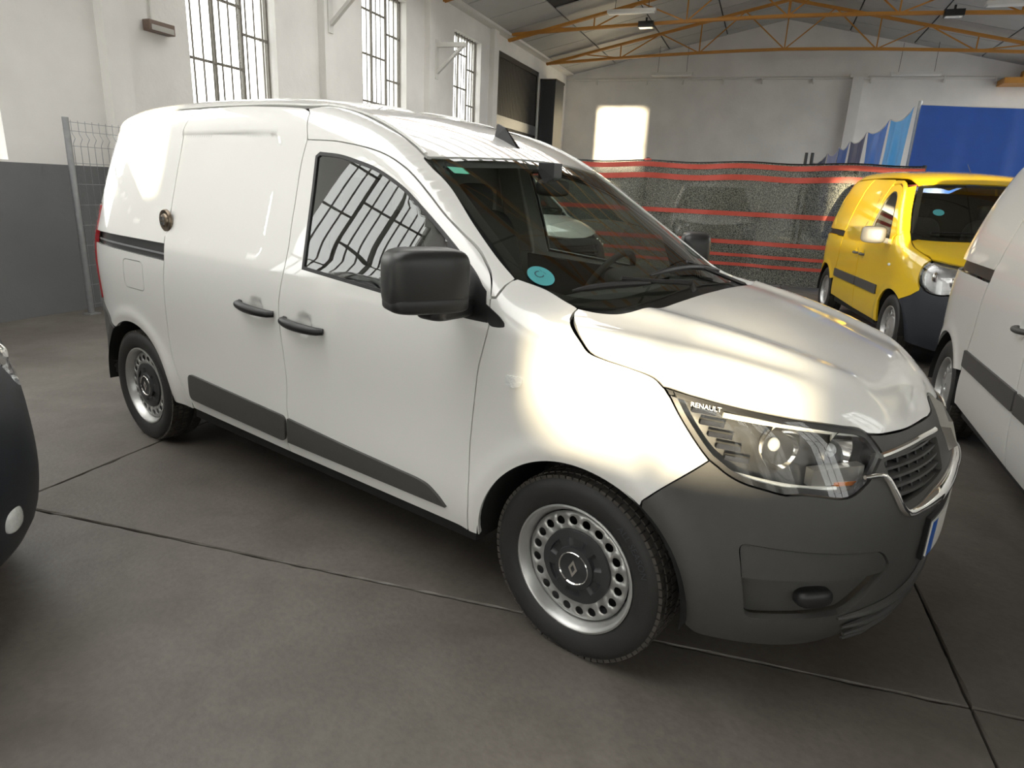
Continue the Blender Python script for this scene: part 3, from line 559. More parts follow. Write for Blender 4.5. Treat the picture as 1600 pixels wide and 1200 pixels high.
# ------------------------------------------------------------------ body panels cut from the smooth van body
def crv(pts,step=.012,closed=False):
    """Catmull-Rom resampling"""
    P=np.array(pts,float); n=len(P)
    if n<3 and not closed:
        k=max(2,int(np.linalg.norm(P[-1]-P[0])/step)+1); return P[0]+(P[-1]-P[0])*np.linspace(0,1,k)[:,None]
    out=[]; m=n if closed else n-1
    for i in range(m):
        p1,p2=P[i],P[(i+1)%n]; p0=P[i-1] if(i>0 or closed) else 2*p1-p2; p3=P[(i+2)%n] if(i<n-2 or closed) else 2*p2-p1
        L=np.linalg.norm(p2-p1); k=max(1,int(L/step))
        d1=(p2-p0)*L/max(np.linalg.norm(p1-p0)+L,1e-6); d2=(p3-p1)*L/max(np.linalg.norm(p3-p2)+L,1e-6)
        for t in np.arange(k)/k:
            out.append((2*t**3-3*t**2+1)*p1+(t**3-2*t**2+t)*d1+(-2*t**3+3*t**2)*p2+(t**3-t**2)*d2)
    if not closed: out.append(P[-1])
    return np.array(out)
def join(*cs):
    out=[]
    for c in cs:
        for p in np.asarray(c,float):
            if not out or np.linalg.norm(p-out[-1])>1e-4: out.append(p)
    if np.linalg.norm(out[0]-out[-1])<1e-4: out.pop()
    return np.array(out)
def area2(p): return .5*np.sum(p[:,0]*np.roll(p[:,1],-1)-np.roll(p[:,0],-1)*p[:,1])
def offset(p,d):
    """move a closed outline inwards by d"""
    s=1 if area2(p)>0 else -1; a=np.roll(p,1,0); b=np.roll(p,-1,0); t1=p-a; t2=b-p
    t1/=np.maximum(np.linalg.norm(t1,axis=1,keepdims=True),1e-9); t2/=np.maximum(np.linalg.norm(t2,axis=1,keepdims=True),1e-9)
    n1=np.stack([-t1[:,1],t1[:,0]],1)*s; n2=np.stack([-t2[:,1],t2[:,0]],1)*s; m=n1+n2; L=np.linalg.norm(m,axis=1,keepdims=True); m/=np.maximum(L,1e-9)
    c=np.clip((m*n1).sum(1,keepdims=True),.45,1); return p+m*d/c
def dens(p,step):
    out=[]; q=np.roll(p,-1,0)
    for a,b in zip(p,q):
        k=max(1,int(np.linalg.norm(b-a)/step)); out+=[a+(b-a)*i/k for i in range(k)]
    return np.array(out)
def arc(cx,cz,r,a0,a1,step=.015):
    k=max(3,int(abs(a1-a0)*r/step)); t=np.linspace(a0,a1,k); return np.stack([cx+r*np.cos(t),cz+r*np.sin(t)],1)
def rounded(p,r,n=6):
    p=np.array(p,float); out=[]; m=len(p)
    for i in range(m):
        a,b,c=p[i-1],p[i],p[(i+1)%m]; u=(a-b)/np.linalg.norm(a-b); v=(c-b)/np.linalg.norm(c-b); rr=min(r,np.linalg.norm(a-b)*.45,np.linalg.norm(c-b)*.45)
        for t in np.linspace(0,1,n): s=b+u*rr*(1-t)**2+v*rr*t**2; out.append(s)
    return np.array(out)
def panel(B,name,poly,proj,kind,m,parent,res=.035,inset=.002,depth=.016,off=0.,holes=(),mirror=False,edge=.014,extra=()):
    poly=np.asarray(poly,float); sc=np.array([.85,1.]) if proj=='cyl' else np.array([1.,1.])
    p=poly*sc
    if inset: p=offset(p,inset)
    p=dens(p,edge); hs=[dens(np.asarray(h,float)*sc,edge) for h in holes]
    lo,hi=p.min(0),p.max(0); gx,gy=np.meshgrid(np.arange(lo[0]+res/2,hi[0],res),np.arange(lo[1]+res/2,hi[1],res)); gx[::2]+=res*.25
    g=np.stack([gx.ravel(),gy.ravel()],1)
    if len(g):
        k=inpoly(g[:,0],g[:,1],p)&(polydist(g[:,0],g[:,1],p)>res*.45)
        for h in hs: k&=(~inpoly(g[:,0],g[:,1],h))&(polydist(g[:,0],g[:,1],h)>res*.45)
        g=g[k]
    for x_ in extra:
        x_=dens(np.asarray(x_,float),edge); k=inpoly(x_[:,0],x_[:,1],p)&(polydist(x_[:,0],x_[:,1],p)>.004); x_=x_[k]
        if len(g) and len(x_): g=g[np.array([np.min(np.hypot(*(x_-q_).T))>.006 for q_ in g])]
        g=np.concatenate([g,x_])
    pts=np.concatenate([p,*hs,g]); loops=[]; s=0; edges=[]
    for q in[p,*hs]:
        n=len(q); loops.append((s,n)); edges+=[(s+i,s+(i+1)%n) for i in range(n)]; s+=n
    V,_,F,ov,_,_=delaunay_2d_cdt([Vector((a,b)) for a,b in pts],edges,[],0,1e-6)
    V=np.array([(v.x,v.y) for v in V]); F=np.array([f for f in F if len(f)==3])
    c=V[F].mean(1); k=inpoly(c[:,0],c[:,1],p)
    for h in hs: k&=~inpoly(c[:,0],c[:,1],h)
    F=F[k]
    P,ok=B.place(V/sc,proj,kind,off); nrm=B.grad(P,kind)
    used=np.zeros(len(V),bool); used[F.ravel()]=True
    a,b,c=P[F[:,0]],P[F[:,1]],P[F[:,2]]; fl=(np.cross(b-a,c-a)*nrm[F].mean(1)).sum(1)<0; F[fl]=F[fl][:,::-1]
    # boundary edges -> flange
    ec={}
    for f in F.tolist():
        for i in range(3):
            e=(f[i],f[(i+1)%3]); ec[e]=1
    bd=[e for e in ec if(e[1],e[0]) not in ec]
    bv=sorted({v for e in bd for v in e}); idx={v:len(V)+i for i,v in enumerate(bv)}
    P2=P[bv]-nrm[bv]*depth if len(bv) else np.zeros((0,3)); N2=nrm[bv] if len(bv) else np.zeros((0,3))
    PP=np.concatenate([P,P2]); faces=F.tolist(); nf=len(faces)
    for u,v in bd: faces.append([v,u,idx[u],idx[v]])
    if mirror:
        PP=PP*np.array([1,-1,1]); faces=[f[::-1] for f in faces]; nrm=nrm*np.array([1,-1,1])
    # drop unused
    us=np.zeros(len(PP),bool)
    for f in faces:
        for i in f: us[i]=True
    mp=np.cumsum(us)-1; faces=[[int(mp[i]) for i in f] for f in faces]; NN=np.concatenate([nrm,nrm[bv]*0+(0,0,1)]) if len(bv) else nrm
    PP=PP[us]; NN=NN[us]
    me=D.meshes.new(name); me.from_pydata(PP.tolist(),[],faces); me.materials.append(m)
    sm=np.ones(len(faces),bool); sm[nf:]=False; me.polygons.foreach_set('use_smooth',sm)
    ln=np.zeros((len(me.loops),3)); lv=np.zeros(len(me.loops),int); me.loops.foreach_get('vertex_index',lv)
    fn=np.zeros(len(faces)*3); me.polygons.foreach_get('normal',fn); fn=fn.reshape(-1,3)
    li=0
    ls=np.zeros(len(faces),int); me.polygons.foreach_get('loop_start',ls); lt=np.zeros(len(faces),int); me.polygons.foreach_get('loop_total',lt)
    fi=np.repeat(np.arange(len(faces)),lt); ln=np.where((fi<nf)[:,None],NN[lv],fn[fi])
    me.normals_split_custom_set(ln.tolist()); me.update()
    o=D.objects.new(name,me); return link(o,parent)
def both(B,*a,**k): return panel(B,*a,**k),panel(B,*a,mirror=True,**k)
def mirrored(o,parent,name=None):
    """left-hand twin of a part, mirrored through the middle of the van"""
    me=o.data.copy(); me.transform(Matrix.Scale(-1,4,(0,1,0))); me.flip_normals(); t=D.objects.new(name or o.name.split('.')[0],me); return link(t,parent)
WHEELS={}
def wheel(parent,x,y,z,R,rim,style,steer=0.):
    """tyre with rim, holes, hub cap; outer face towards -y (side=-1) or +y"""
    sgn=1 if y>0 else -1; o0=(0,0,0); key=(style,sgn)
    if key in WHEELS:
        t=WHEELS[key].copy(); link(t,parent); t.location=(x,y,z); t.rotation_euler=(0,0,steer)
        for g in WHEELS[key].children: link(g.copy(),t)
        return t
    prof=[(rim-.006,.070),(rim+.004,.082),(rim+.014,.090),(rim+.035,.098),(R-.045,.101),(R-.028,.098),(R-.014,.089),(R-.005,.077),(R-.001,.066)]
    def rib(a,b): return [(R-.0005,a),(R,(a+b)/2),(R-.0005,b)]
    tr=[]
    for a,b in((.060,.040),(.031,.006),(-.003,-.028),(-.037,-.058)): tr+=[(R-.009,a+.003)]+rib(a,b)+[(R-.009,b-.003)]
    prof=prof+tr+[(r,-h) for r,h in prof[::-1]]
    t=MB().lathe(prof,o0,'y',96,True,sgn).build('wheel',RUBBER,parent); t.location=(x,y,z); t.rotation_euler=(0,0,steer)
    # tread blocks: shoulder lugs
    tb=MB()
    for k in range(78):
        a=2*math.pi*k/78; ca,sa=math.cos(a),math.sin(a)
        for h0,h1,tw in((.060,.086,.0),(.034,.058,.03),(-.001,.028,-.03),(-.058,-.034,.03),(-.086,-.06,0.)):
            rr=R+.0035 if abs(h0)<.07 and abs(h1)<.07 else R-.001
            hm=(h0+h1)/2; a2=a+tw; R3=np.array([[-math.sin(a2),0,math.cos(a2)],[0,1,0],[math.cos(a2),0,math.sin(a2)]]).T
            tb.box((math.cos(a2)*(rr-.006),sgn*hm,math.sin(a2)*(rr-.006)),(R*2*math.pi/78*.78,abs(h1-h0),.012),R3)
    tag(tb.build('tread',mat('dusty_tread',(.048,.042,.036),.8,noise=.3,scale=25),t),kind='stuff')
    # rim barrel and lip
    MB().lathe([(rim+.006,.083),(rim+.007,.089),(rim+.001,.091),(rim-.006,.086),(rim-.010,.074),(rim-.016,.066),(rim-.020,.045),(rim-.026,.030),(rim-.030,-.06),(rim-.02,-.085)],o0,'y',72,False,sgn).build('rim',STEEL,t)
    # disc with a ring of holes
    nh=20 if style=='main' else 16; rh=rim*.745; hr=.0155 if style=='main' else .014; ro=rim-.024; ri=rim*.50
    pts=[];ed=[]
    def ring(r,n,cx=0,cy=0,ph=0):
        s=len(pts); pts.extend([(cx+r*math.cos(2*math.pi*i/n+ph),cy+r*math.sin(2*math.pi*i/n+ph)) for i in range(n)]); ed.extend([(s+i,s+(i+1)%n) for i in range(n)])
    ring(ro,80); ring(ri,40)
    for k in range(nh): a=2*math.pi*(k+.5)/nh; ring(hr,12,rh*math.cos(a),rh*math.sin(a))
    V,_,F,_,_,_=delaunay_2d_cdt([Vector(p) for p in pts],ed,[],0,1e-6); V=np.array([(v.x,v.y) for v in V]); F=np.array([f for f in F if len(f)==3]); c=V[F].mean(1); r=np.hypot(c[:,0],c[:,1]); k=(r<ro)&(r>ri)
    for j in range(nh): a=2*math.pi*(j+.5)/nh; k&=np.hypot(c[:,0]-rh*math.cos(a),c[:,1]-rh*math.sin(a))>hr*.97
    F=F[k]; rr=np.hypot(V[:,0],V[:,1]); yo=.050+.012*np.exp(-((rr-rh)/.032)**4)
    me=MB(); me.add(np.stack([V[:,0],sgn*yo,V[:,1]],1),F.tolist(),True); ds=me.build('disc',STEEL,t); sm=ds.modifiers.new('s','SOLIDIFY'); sm.thickness=.004; sm.offset=-1
    MB().lathe([(0,-.02),(rim-.03,-.02),(rim-.03,-.03),(0,-.03)],o0,'y',32,False,sgn).build('brake_back',DARK,t)
    if style=='main':
        ca=MB(); RC=rim*.60; V=[];n=120
        for k in range(n):
            a=2*math.pi*k/n; lob=.5+.5*math.tanh(6*math.cos(6*a)); ro2=RC*(.985+.015*lob)
            for r,h in((ro2,.050),(ro2,.066),(RC*.80,.071+.0*lob),(RC*.78,.071-.008*(1-lob)),(RC*.58,.073-.008*(1-lob)),(RC*.56,.079),(RC*.45,.082),(RC*.40,.078),(0.001,.078)): V.append((r*math.cos(a),sgn*h,r*math.sin(a)))
        m9=9; ca.add(V,[(k*m9+i,k*m9+i+1,((k+1)%n)*m9+i+1,((k+1)%n)*m9+i) for k in range(n) for i in range(m9-1)],True); ca.build('hub_cap',mat('hub_cap_grey',(.026,.027,.029),.45),t)
        MB().lathe([(RC*.405,.080),(RC*.43,.0835),(RC*.455,.080)],o0,'y',40,False,sgn).build('cap_ring',CHROME,t)
        e=MB(); A=[(0,.030),(.017,0),(0,-.030),(-.017,0)]; Bq=[(0,.015),(.0085,0),(0,-.015),(-.0085,0)]
        e.add([(a,sgn*.079,b) for a,b in A]+[(a,sgn*.083,b) for a,b in A]+[(a,sgn*.083,b) for a,b in Bq]+[(a,sgn*.079,b) for a,b in Bq],[(i,(i+1)%4,4+(i+1)%4,4+i) for i in range(4)]+[(4+i,4+(i+1)%4,8+(i+1)%4,8+i) for i in range(4)]+[(8+i,8+(i+1)%4,12+(i+1)%4,12+i) for i in range(4)]); e.build('diamond_badge',CHROME,t)
        for txt,a0,sz in(('ALL SEASON',.62,.030),):
            rt_=R-.047
            def fn(c,a0=a0,rt_=rt_):
                aa=a0-c[:,0]/rt_*1.0; r=rt_+c[:,1]; 
                return np.stack([-sgn*0+r*np.cos(aa)*(1 if sgn<0 else -1),np.full(len(c),sgn*.1025),r*np.sin(aa)],1)
            textmesh('sidewall_lettering',txt,sz,mat('rubber_lettering',(.04,.042,.05),.5),t,fn)
    else:
        MB().lathe([(rim*.52,.05),(rim*.50,.064),(rim*.30,.070),(.028,.074),(.026,.068),(.001,.068)],o0,'y',32,False,sgn).build('hub_cap',STEEL if style!='main' else BLACK,t)
    WHEELS[key]=t; return t
# ------------------------------------------------------------------ the white delivery van in front
C3={k:np.array(v) for k,v in CON.items()}
C3['WO'][15]=(-.388,-.85,1.148); C3['WO'][16]=(-.362,-.878,1.046)
xz=lambda k: C3[k][:,[0,2]]
xy=lambda k: C3[k][:,[0,1]]
REC=join(xz('REC1')[:-1],xz('REC2')[:-1]); MAIN['recess']=crv(REC,.02,True)
MAIN['scoops']=[(-1.272,.902,.055,.048,.020),(-1.603,.922,.055,.048,.020)]
RX=[offset(MAIN['recess'],d_) for d_ in(-.0105,-.005,0.,.005,.0105)]; BV=Body(MAIN); van=thing('cargo_van','white panel van with grey bumper and steel wheels, side on in front','van')
cy=lambda k: BV.to2d(C3[k],'cyl')
zb=.297
DRall=crv(np.concatenate([xz('DR'),[(-1.45,zb)]])); DFu=crv(np.concatenate([xz('DT')[:-1],[(-.553,1.308)],xz('DF')[1:6]])); DFc=crv(xz('DF')[5:-1])
door_poly=join(DFu,DFc,[(-.416,zb)],[(-1.449,zb)],DRall[::-1])
WOc=rounded(xz('WO'),.03,5); WOc=join(crv(xz('WO')[0:4]),crv(xz('WO')[3:5]),crv(xz('WO')[4:16]),xz('WO')[16:17],crv(xz('WO')[[16,17,18,19]]),xz('WO')[0:1])
for mir in(False,True):
    k=dict(mirror=mir)
    dr=panel(BV,'front_door',door_poly,'side','cabin',WHITE,van,.022,.0022,.02,holes=[WOc],**k)
    gl=offset(WOc,.013); panel(BV,'window_seal',WOc,'side','cabin',BLACK,dr,.03,.0,.012,.001,holes=[gl],**k)
    panel(BV,'window_glass',gl,'side','cabin',GLASS,dr,.03,-.004,.004,.007,**k)
    panel(BV,'mirror_sail',xz('SAIL'),'side','cabin',BLACK,dr,.03,.004,.012,-.004,**k)
    slp=join(crv(xz('ST')),crv(np.concatenate([xz('SR')[:8]])),crv(xz('SR')[8:]),[(-2.25,zb+.01)],[(-1.455,zb)],DRall[::-1],crv(xz('DRup'))[::-1])
    sl=panel(BV,'sliding_door',slp,'side','cabin',WHITE,van,.02,.0022,.02,extra=RX,**k)
    SRr=crv(np.concatenate([xz('SR')[:8]]))[::-1]
    qu=join([(-2.384,1.118)],SRr,crv([(-2.385,1.752),(-2.7,1.749),(-3.0,1.733),(-3.2,1.708),(-3.33,1.675),(-3.40,1.62)]),[(-3.40,1.27)],[(-3.20,1.27)],[(-3.20,1.124)],[(-2.384,1.118)])
    panel(BV,'rear_quarter',qu,'side','cabin',WHITE,van,.02,.0022,.02,extra=RX,**k)
    ql=join([(-3.20,1.062),(-2.372,1.040)],crv(xz('SR')[9:17]),[(-2.268,.300)],arc(-2.812,.303,.366,0,math.radians(123)),crv([(-3.03,.612),(-3.12,.67),(-3.21,.725)]),[(-3.20,.74)])
    FU=rounded(xz('FUEL')[[0,2,4,6]]*0+np.array([(-2.805,1.012),(-2.59,1.012),(-2.592,.860),(-2.812,.862)]),.035)
    lq=panel(BV,'rear_quarter_lower',ql,'side','cabin',WHITE,van,.022,.0022,.02,holes=[FU],**k)
    panel(BV,'fuel_flap',FU,'side','cabin',WHITE,lq,.03,.0032,.012,**k)
    panel(BV,'slide_rail',[(-3.22,1.126),(-2.376,1.120),(-2.366,1.036),(-3.22,1.058)],'side','cabin',BLACK,van,.05,0,.01,.022,**k)
    panel(BV,'rail_lip',[(-3.18,1.088),(-2.378,1.072),(-2.376,1.064),(-3.18,1.080)],'side','cabin',GALV,van,.05,0,.012,.012,**k)
    panel(BV,'tail_lamp',rounded([(-3.205,1.262),(-3.205,.742),(-3.42,.742),(-3.42,1.262)],.02),'side','cabin',REDL,van,.03,.002,.02,-.006,**k)
    rb=join([(-3.42,.735)],[(-3.22,.728)],crv([(-3.21,.722),(-3.12,.665),(-3.035,.608)]),arc(-2.812,.303,.370,math.radians(126),math.radians(186)),[(-3.2,.262)],[(-3.44,.27)])
    panel(BV,'rear_bumper_corner',rb,'side','cabin',PLAST,van,.03,.002,.03,-.006,**k)
    # fender
    f_poly=join([(-.3535,1.121)],crv([(-.336,1.124),(-.331,1.146),(-.333,1.170)]),crv([(-.326,1.177),(-.26,1.152),(-.19,1.122),(-.136,1.104)]),crv(xz('HE')),[(.2315,.952)],crv(xz('HLO')[::-1]),crv(xz('BF')),arc(0,.303,.366,math.atan2(.321,.218)-.02,math.pi+.02),[(-.413,zb)],DFc[::-1])
    f_poly=np.array([p for p in f_poly]); fe=panel(BV,'front_fender',f_poly,'side','fender',WHITE,van,.018,.0022,.02,**k)
    panel(BV,'sail_trim',rounded(xz('FT'),.02),'side','fender',BLACK,fe,.03,.001,.01,-.004,**k)
    panel(BV,'side_indicator',rounded(xz('IND'),.012),'side','fender',CLEARP,fe,.02,0,.01,-.005,**k)
    # pillar and cant rail between door, windscreen and roof
    DI=crv(C3['DITCH'][:,[0,2]]); 
    pil=join(DI,crv([(-.862,1.540),(-.72,1.452),(-.55,1.33),(-.42,1.238),(-.331,1.178)]),crv([(-.331,1.174),(-.334,1.146),(-.338,1.126)]),DFu[::-1],crv(xz('DRup')[::-1]))
    panel(BV,'windscreen_pillar',pil,'side','cabin',WHITE,van,.014,.0022,.018,edge=.010,**k)
    # mouldings, handles
    MF=join(crv(xz('MOULDF')[:6]),[(-.515,.352)],[(-1.44,.347)]); panel(BV,'side_moulding',MF,'side','cabin',PLAST,dr,.03,.003,.014,-.011,**k)
    MR=rounded([(-2.236,.50),(-1.436,.470),(-1.452,.347),(-2.246,.362)],.035); panel(BV,'side_moulding',MR,'side','cabin',PLAST,sl,.03,.001,.014,-.011,**k)
    sy=1 if mir else -1
    for d_,x0,x1,z0,z1 in((dr,-1.408,-1.152,.897,.887),(sl,-1.726,-1.474,.923,.909)):
        h=MB(); pts=[];rr=[]
        for t in np.linspace(0,1,15): pts.append((x0+(x1-x0)*t,sy*(.886+.034*math.sin(math.pi*t)**.45),z0+(z1-z0)*t)); rr.append(.0175*(.75+.35*math.sin(math.pi*t)**.5))
        h.tube(pts,rr,12); hm=h.build('door_handle',BLACK,d_)
        MB().lathe([(.0,.0),(.016,.0),(.018,.004),(.016,.008),(0,.008)],(x0+.014,sy*.884-(0 if sy>0 else .008),z0),'y',16).build('lock_cap',BLACK,d_)
    # wing mirror
    mc=(-.468,sy*1.028,1.178); mh=superell('wing_mirror',mc,(.078,.128,.094),mat('mirror_black',(.017,.0168,.0165),.38),dr,.42,.5,sy*math.radians(24) if not mir else -math.radians(24)*-1)
    superell('mirror_base',(-.452,sy*.955,1.082),(.052,.095,.026),BLACK,dr,.5,.5,0)
    MB().bar((-.45,sy*.868,1.085),(-.455,sy*.95,1.10),.07,.05).build('mirror_arm',BLACK,dr)
    mg=MB(); a=math.radians(24)*(-sy)
    superell('mirror_lower',(-.468,sy*1.028,1.112),(.080,.124,.030),BLACK,dr,.5,.5,-a if not mir else -a)
lock=MB().lathe([(.001,.020),(.020,.021),(.030,.018),(.034,.012),(.050,.014),(.054,.010),(.054,.0)],(-2.398,-.828,1.226),'y',36,False,-1).build('lock_badge',mat('bronze_badge',(.20,.16,.12),.3,metal=.9),van); tag(lock,'round bronze lock badge')
for a in range(4):
    c,s=math.cos(a*math.pi/2+.785),math.sin(a*math.pi/2+.785); MB().box((-2.398+.016*c,-.850,1.226+.016*s),(.016,.006,.016)).build('badge_mark',CHROME,lock)
# hood, windscreen, cowl, roof, back
HRr=crv([(.045,0.)]+[tuple(p) for p in xy('HR')[::-1]]); HEc=crv(xy('HE'))
HFc=crv([tuple(p) for p in xy('HF')[:4]]+[(.800,-.14)]); HLTc=crv(xy('HLT')[:9])
hr=join(HRr,HEc,HLTc,HFc,crv([(.802,-.10),(.800,-.075),(.785,-.045),(.778,0)]))
hoodp=join(hr,(hr*np.array([1,-1]))[::-1]); hood=panel(BV,'hood',hoodp,'top','hood',WHITE,van,.02,.0022,.018,edge=.012)
ws=join(crv([(-.328,-.760),(-.45,-.722),(-.60,-.682),(-.75,-.638),(-.858,-.606)]),crv([(-.866,-.595),(-.845,-.48),(-.823,-.30),(-.812,0)])); wsl=crv([(-.328,-.760),(-.25,-.735),(-.16,-.66),(-.08,-.52),(-.04,-.3),(-.03,0)])
wsp=join(wsl[::-1],ws,(ws*np.array([1,-1]))[::-1],(wsl*np.array([1,-1]))); 
wsg=panel(BV,'windscreen',wsp,'top','cabin',WSGLASS,van,.03,.001,.005,.004)
inner=join(offset(wsp,.045)); panel(BV,'windscreen_band',wsp,'top','cabin',BLACK,wsg,.03,.003,.001,.0105,holes=[inner])
cw=join(crv([(.062,0),(.055,-.33),(.035,-.54),(-.01,-.64),(-.07,-.69),(-.14,-.715)]),crv([(-.24,-.735),(-.328,-.765)]),wsl*1.0+np.array([-.012,0])); cwp=join(cw,(cw*np.array([1,-1]))[::-1])
cwm=MB(); m_=len(wsl)
vv=[];ff=[]
hrr=crv([(.055,0.)]+[tuple(p+np.array([.012,0])) for p in xy('HR')[::-1]]+[(-.33,-.772)],.02); wl=crv([tuple(p) for p in wsl[::-1][::6]]+[(-.335,-.765)],.02)
for s_ in(-1,1):
    n=40; vv=[];ff=[]
    for i in range(n+1):
        t=i/n; A=hrr[int(t*(len(hrr)-1))]; Bq=wl[int(t*(len(wl)-1))]
        za=float(BV.place([A],'top','hood')[0][0,2])-.022; zb_=float(BV.place([Bq],'top','cabin')[0][0,2])-.006
        if t>.9: za=max(za,zb_-.01)
        vv+=[(A[0],-s_*A[1],za),((A[0]+Bq[0])/2,-s_*(A[1]+Bq[1])/2,min(za,zb_)-.012),(Bq[0]-.02,-s_*Bq[1],zb_)]
    for i in range(n): ff+=[(3*i,3*i+3,3*i+4,3*i+1),(3*i+1,3*i+4,3*i+5,3*i+2)]
    cwm.add(vv,ff,True)
cwm.build('cowl',BLACK,van)
dxy=C3['DITCH'][:,:2]; ed=crv([(-.866,-.600)]+[tuple(p) for p in dxy[::-1]][:-1]+[(-1.53,-.615),(-1.8,-.625),(-2.385,-.628),(-2.8,-.632),(-3.1,-.630),(-3.3,-.60),(-3.40,-.50)])
rf=join(crv([(-.812,0),(-.823,-.30),(-.845,-.48),(-.866,-.595)]),ed,[(-3.415,0)]); roofp=join(rf,(rf*np.array([1,-1]))[::-1]); roof=panel(BV,'roof',roofp,'top','cabin',WHITE,van,.03,.003,.012)
for s_ in(-1,1):
    e3,_=BV.place(np.array([(x,y+.006) for x,y in ed[2:]]),'top','cabin'); q=e3.copy(); q[:,2]+=.001; q[:,1]*=-s_; MB().tube(q,.007,8).build('roof_rib',WHITE,roof)
    for yy,wd_ in((.18,.03),(.40,.03)):
        g,_=BV.place(np.array([(x,-yy) for x in np.linspace(-1.35,-3.1,30)]),'top','cabin'); g[:,1]*=s_; g[:,2]-=.012; rr=np.full(30,.02); rr[0]=rr[-1]=.008; MB().tube(g,rr,10).build('roof_rib',WHITE,roof)
an=MB(); an.add([(-1.03,-.028,1.655),(-1.03,.028,1.655),(-.90,.012,1.605),(-.90,-.012,1.605),(-1.03,-.006,1.722),(-1.03,.006,1.722),(-.99,.004,1.705),(-.99,-.004,1.705)],[(0,1,2,3),(4,7,6,5),(0,3,7,4),(1,5,6,2),(3,2,6,7),(0,4,5,1)]); an.build('roof_aerial',BLACK,roof)
bk=panel(BV,'rear_door',[(-.76,.74),(0-.003,.74),(-.003,1.70),(-.62,1.70),(-.74,1.3)],'back','cabin',WHITE,van,.05,.002,.02); panel(BV,'rear_door',[(.003,.74),(.76,.74),(.74,1.3),(.62,1.70),(.003,1.70)],'back','cabin',WHITE,van,.05,.002,.02); panel(BV,'rear_bumper',[(-.78,.27),(.78,.27),(.78,.72),(-.78,.72)],'back','cabin',PLAST,van,.05,.002,.02,-.006)
# bumper with grille, lamps, plate
HFy=cy('HF'); gr=cy('GR')
archp=BV.place(arc(0,.303,.368,math.atan2(.321,.218)-.03,-.12),'side','hood')[0]; archc=BV.to2d(archp,'cyl')
top_=join(crv(cy('BF')[::-1]),crv(cy('HLB')[::-1]),crv(np.concatenate([[cy('HLT')[10]],cy('HLT')[[9]],cy('HLT')[[8]]])),crv(np.concatenate([HFy[:4],[(-.165,.838)]])),crv([(-.13,.838),(-.09,.842),(-.05,.862),(0,.872)]))
bot=crv([(0,.200),(-.3,.198),(-.6,.200),(-.85,.215),(-1.05,.232)]+[tuple(archc[-1])])
bp=join(bot,archc[::-1],top_); bpl=(bp*np.array([-1,1]))[::-1]; bumper_poly=join(bp[:1],bp[1:],bpl[:-1])
opn=rounded([(-.535,.772),(-.30,.792),(-.155,.782),(-.165,.690),(-.30,.676),(-.485,.652)],.012,4)
FOGp=rounded(cy('FOG')[[0,2,4,6,7]]*0+np.array([(-.985,.560),(-.545,.533),(-.495,.475),(-.635,.345),(-.935,.330)]),.03)
opr=(opn*np.array([-1,1]))[::-1]; FOGr=(FOGp*np.array([-1,1]))[::-1]
bump=panel(BV,'front_bumper',bumper_poly,'cyl','hood',PLAST,van,.024,.002,.02,-.001,holes=[opn,opr,FOGp,FOGr],edge=.012)
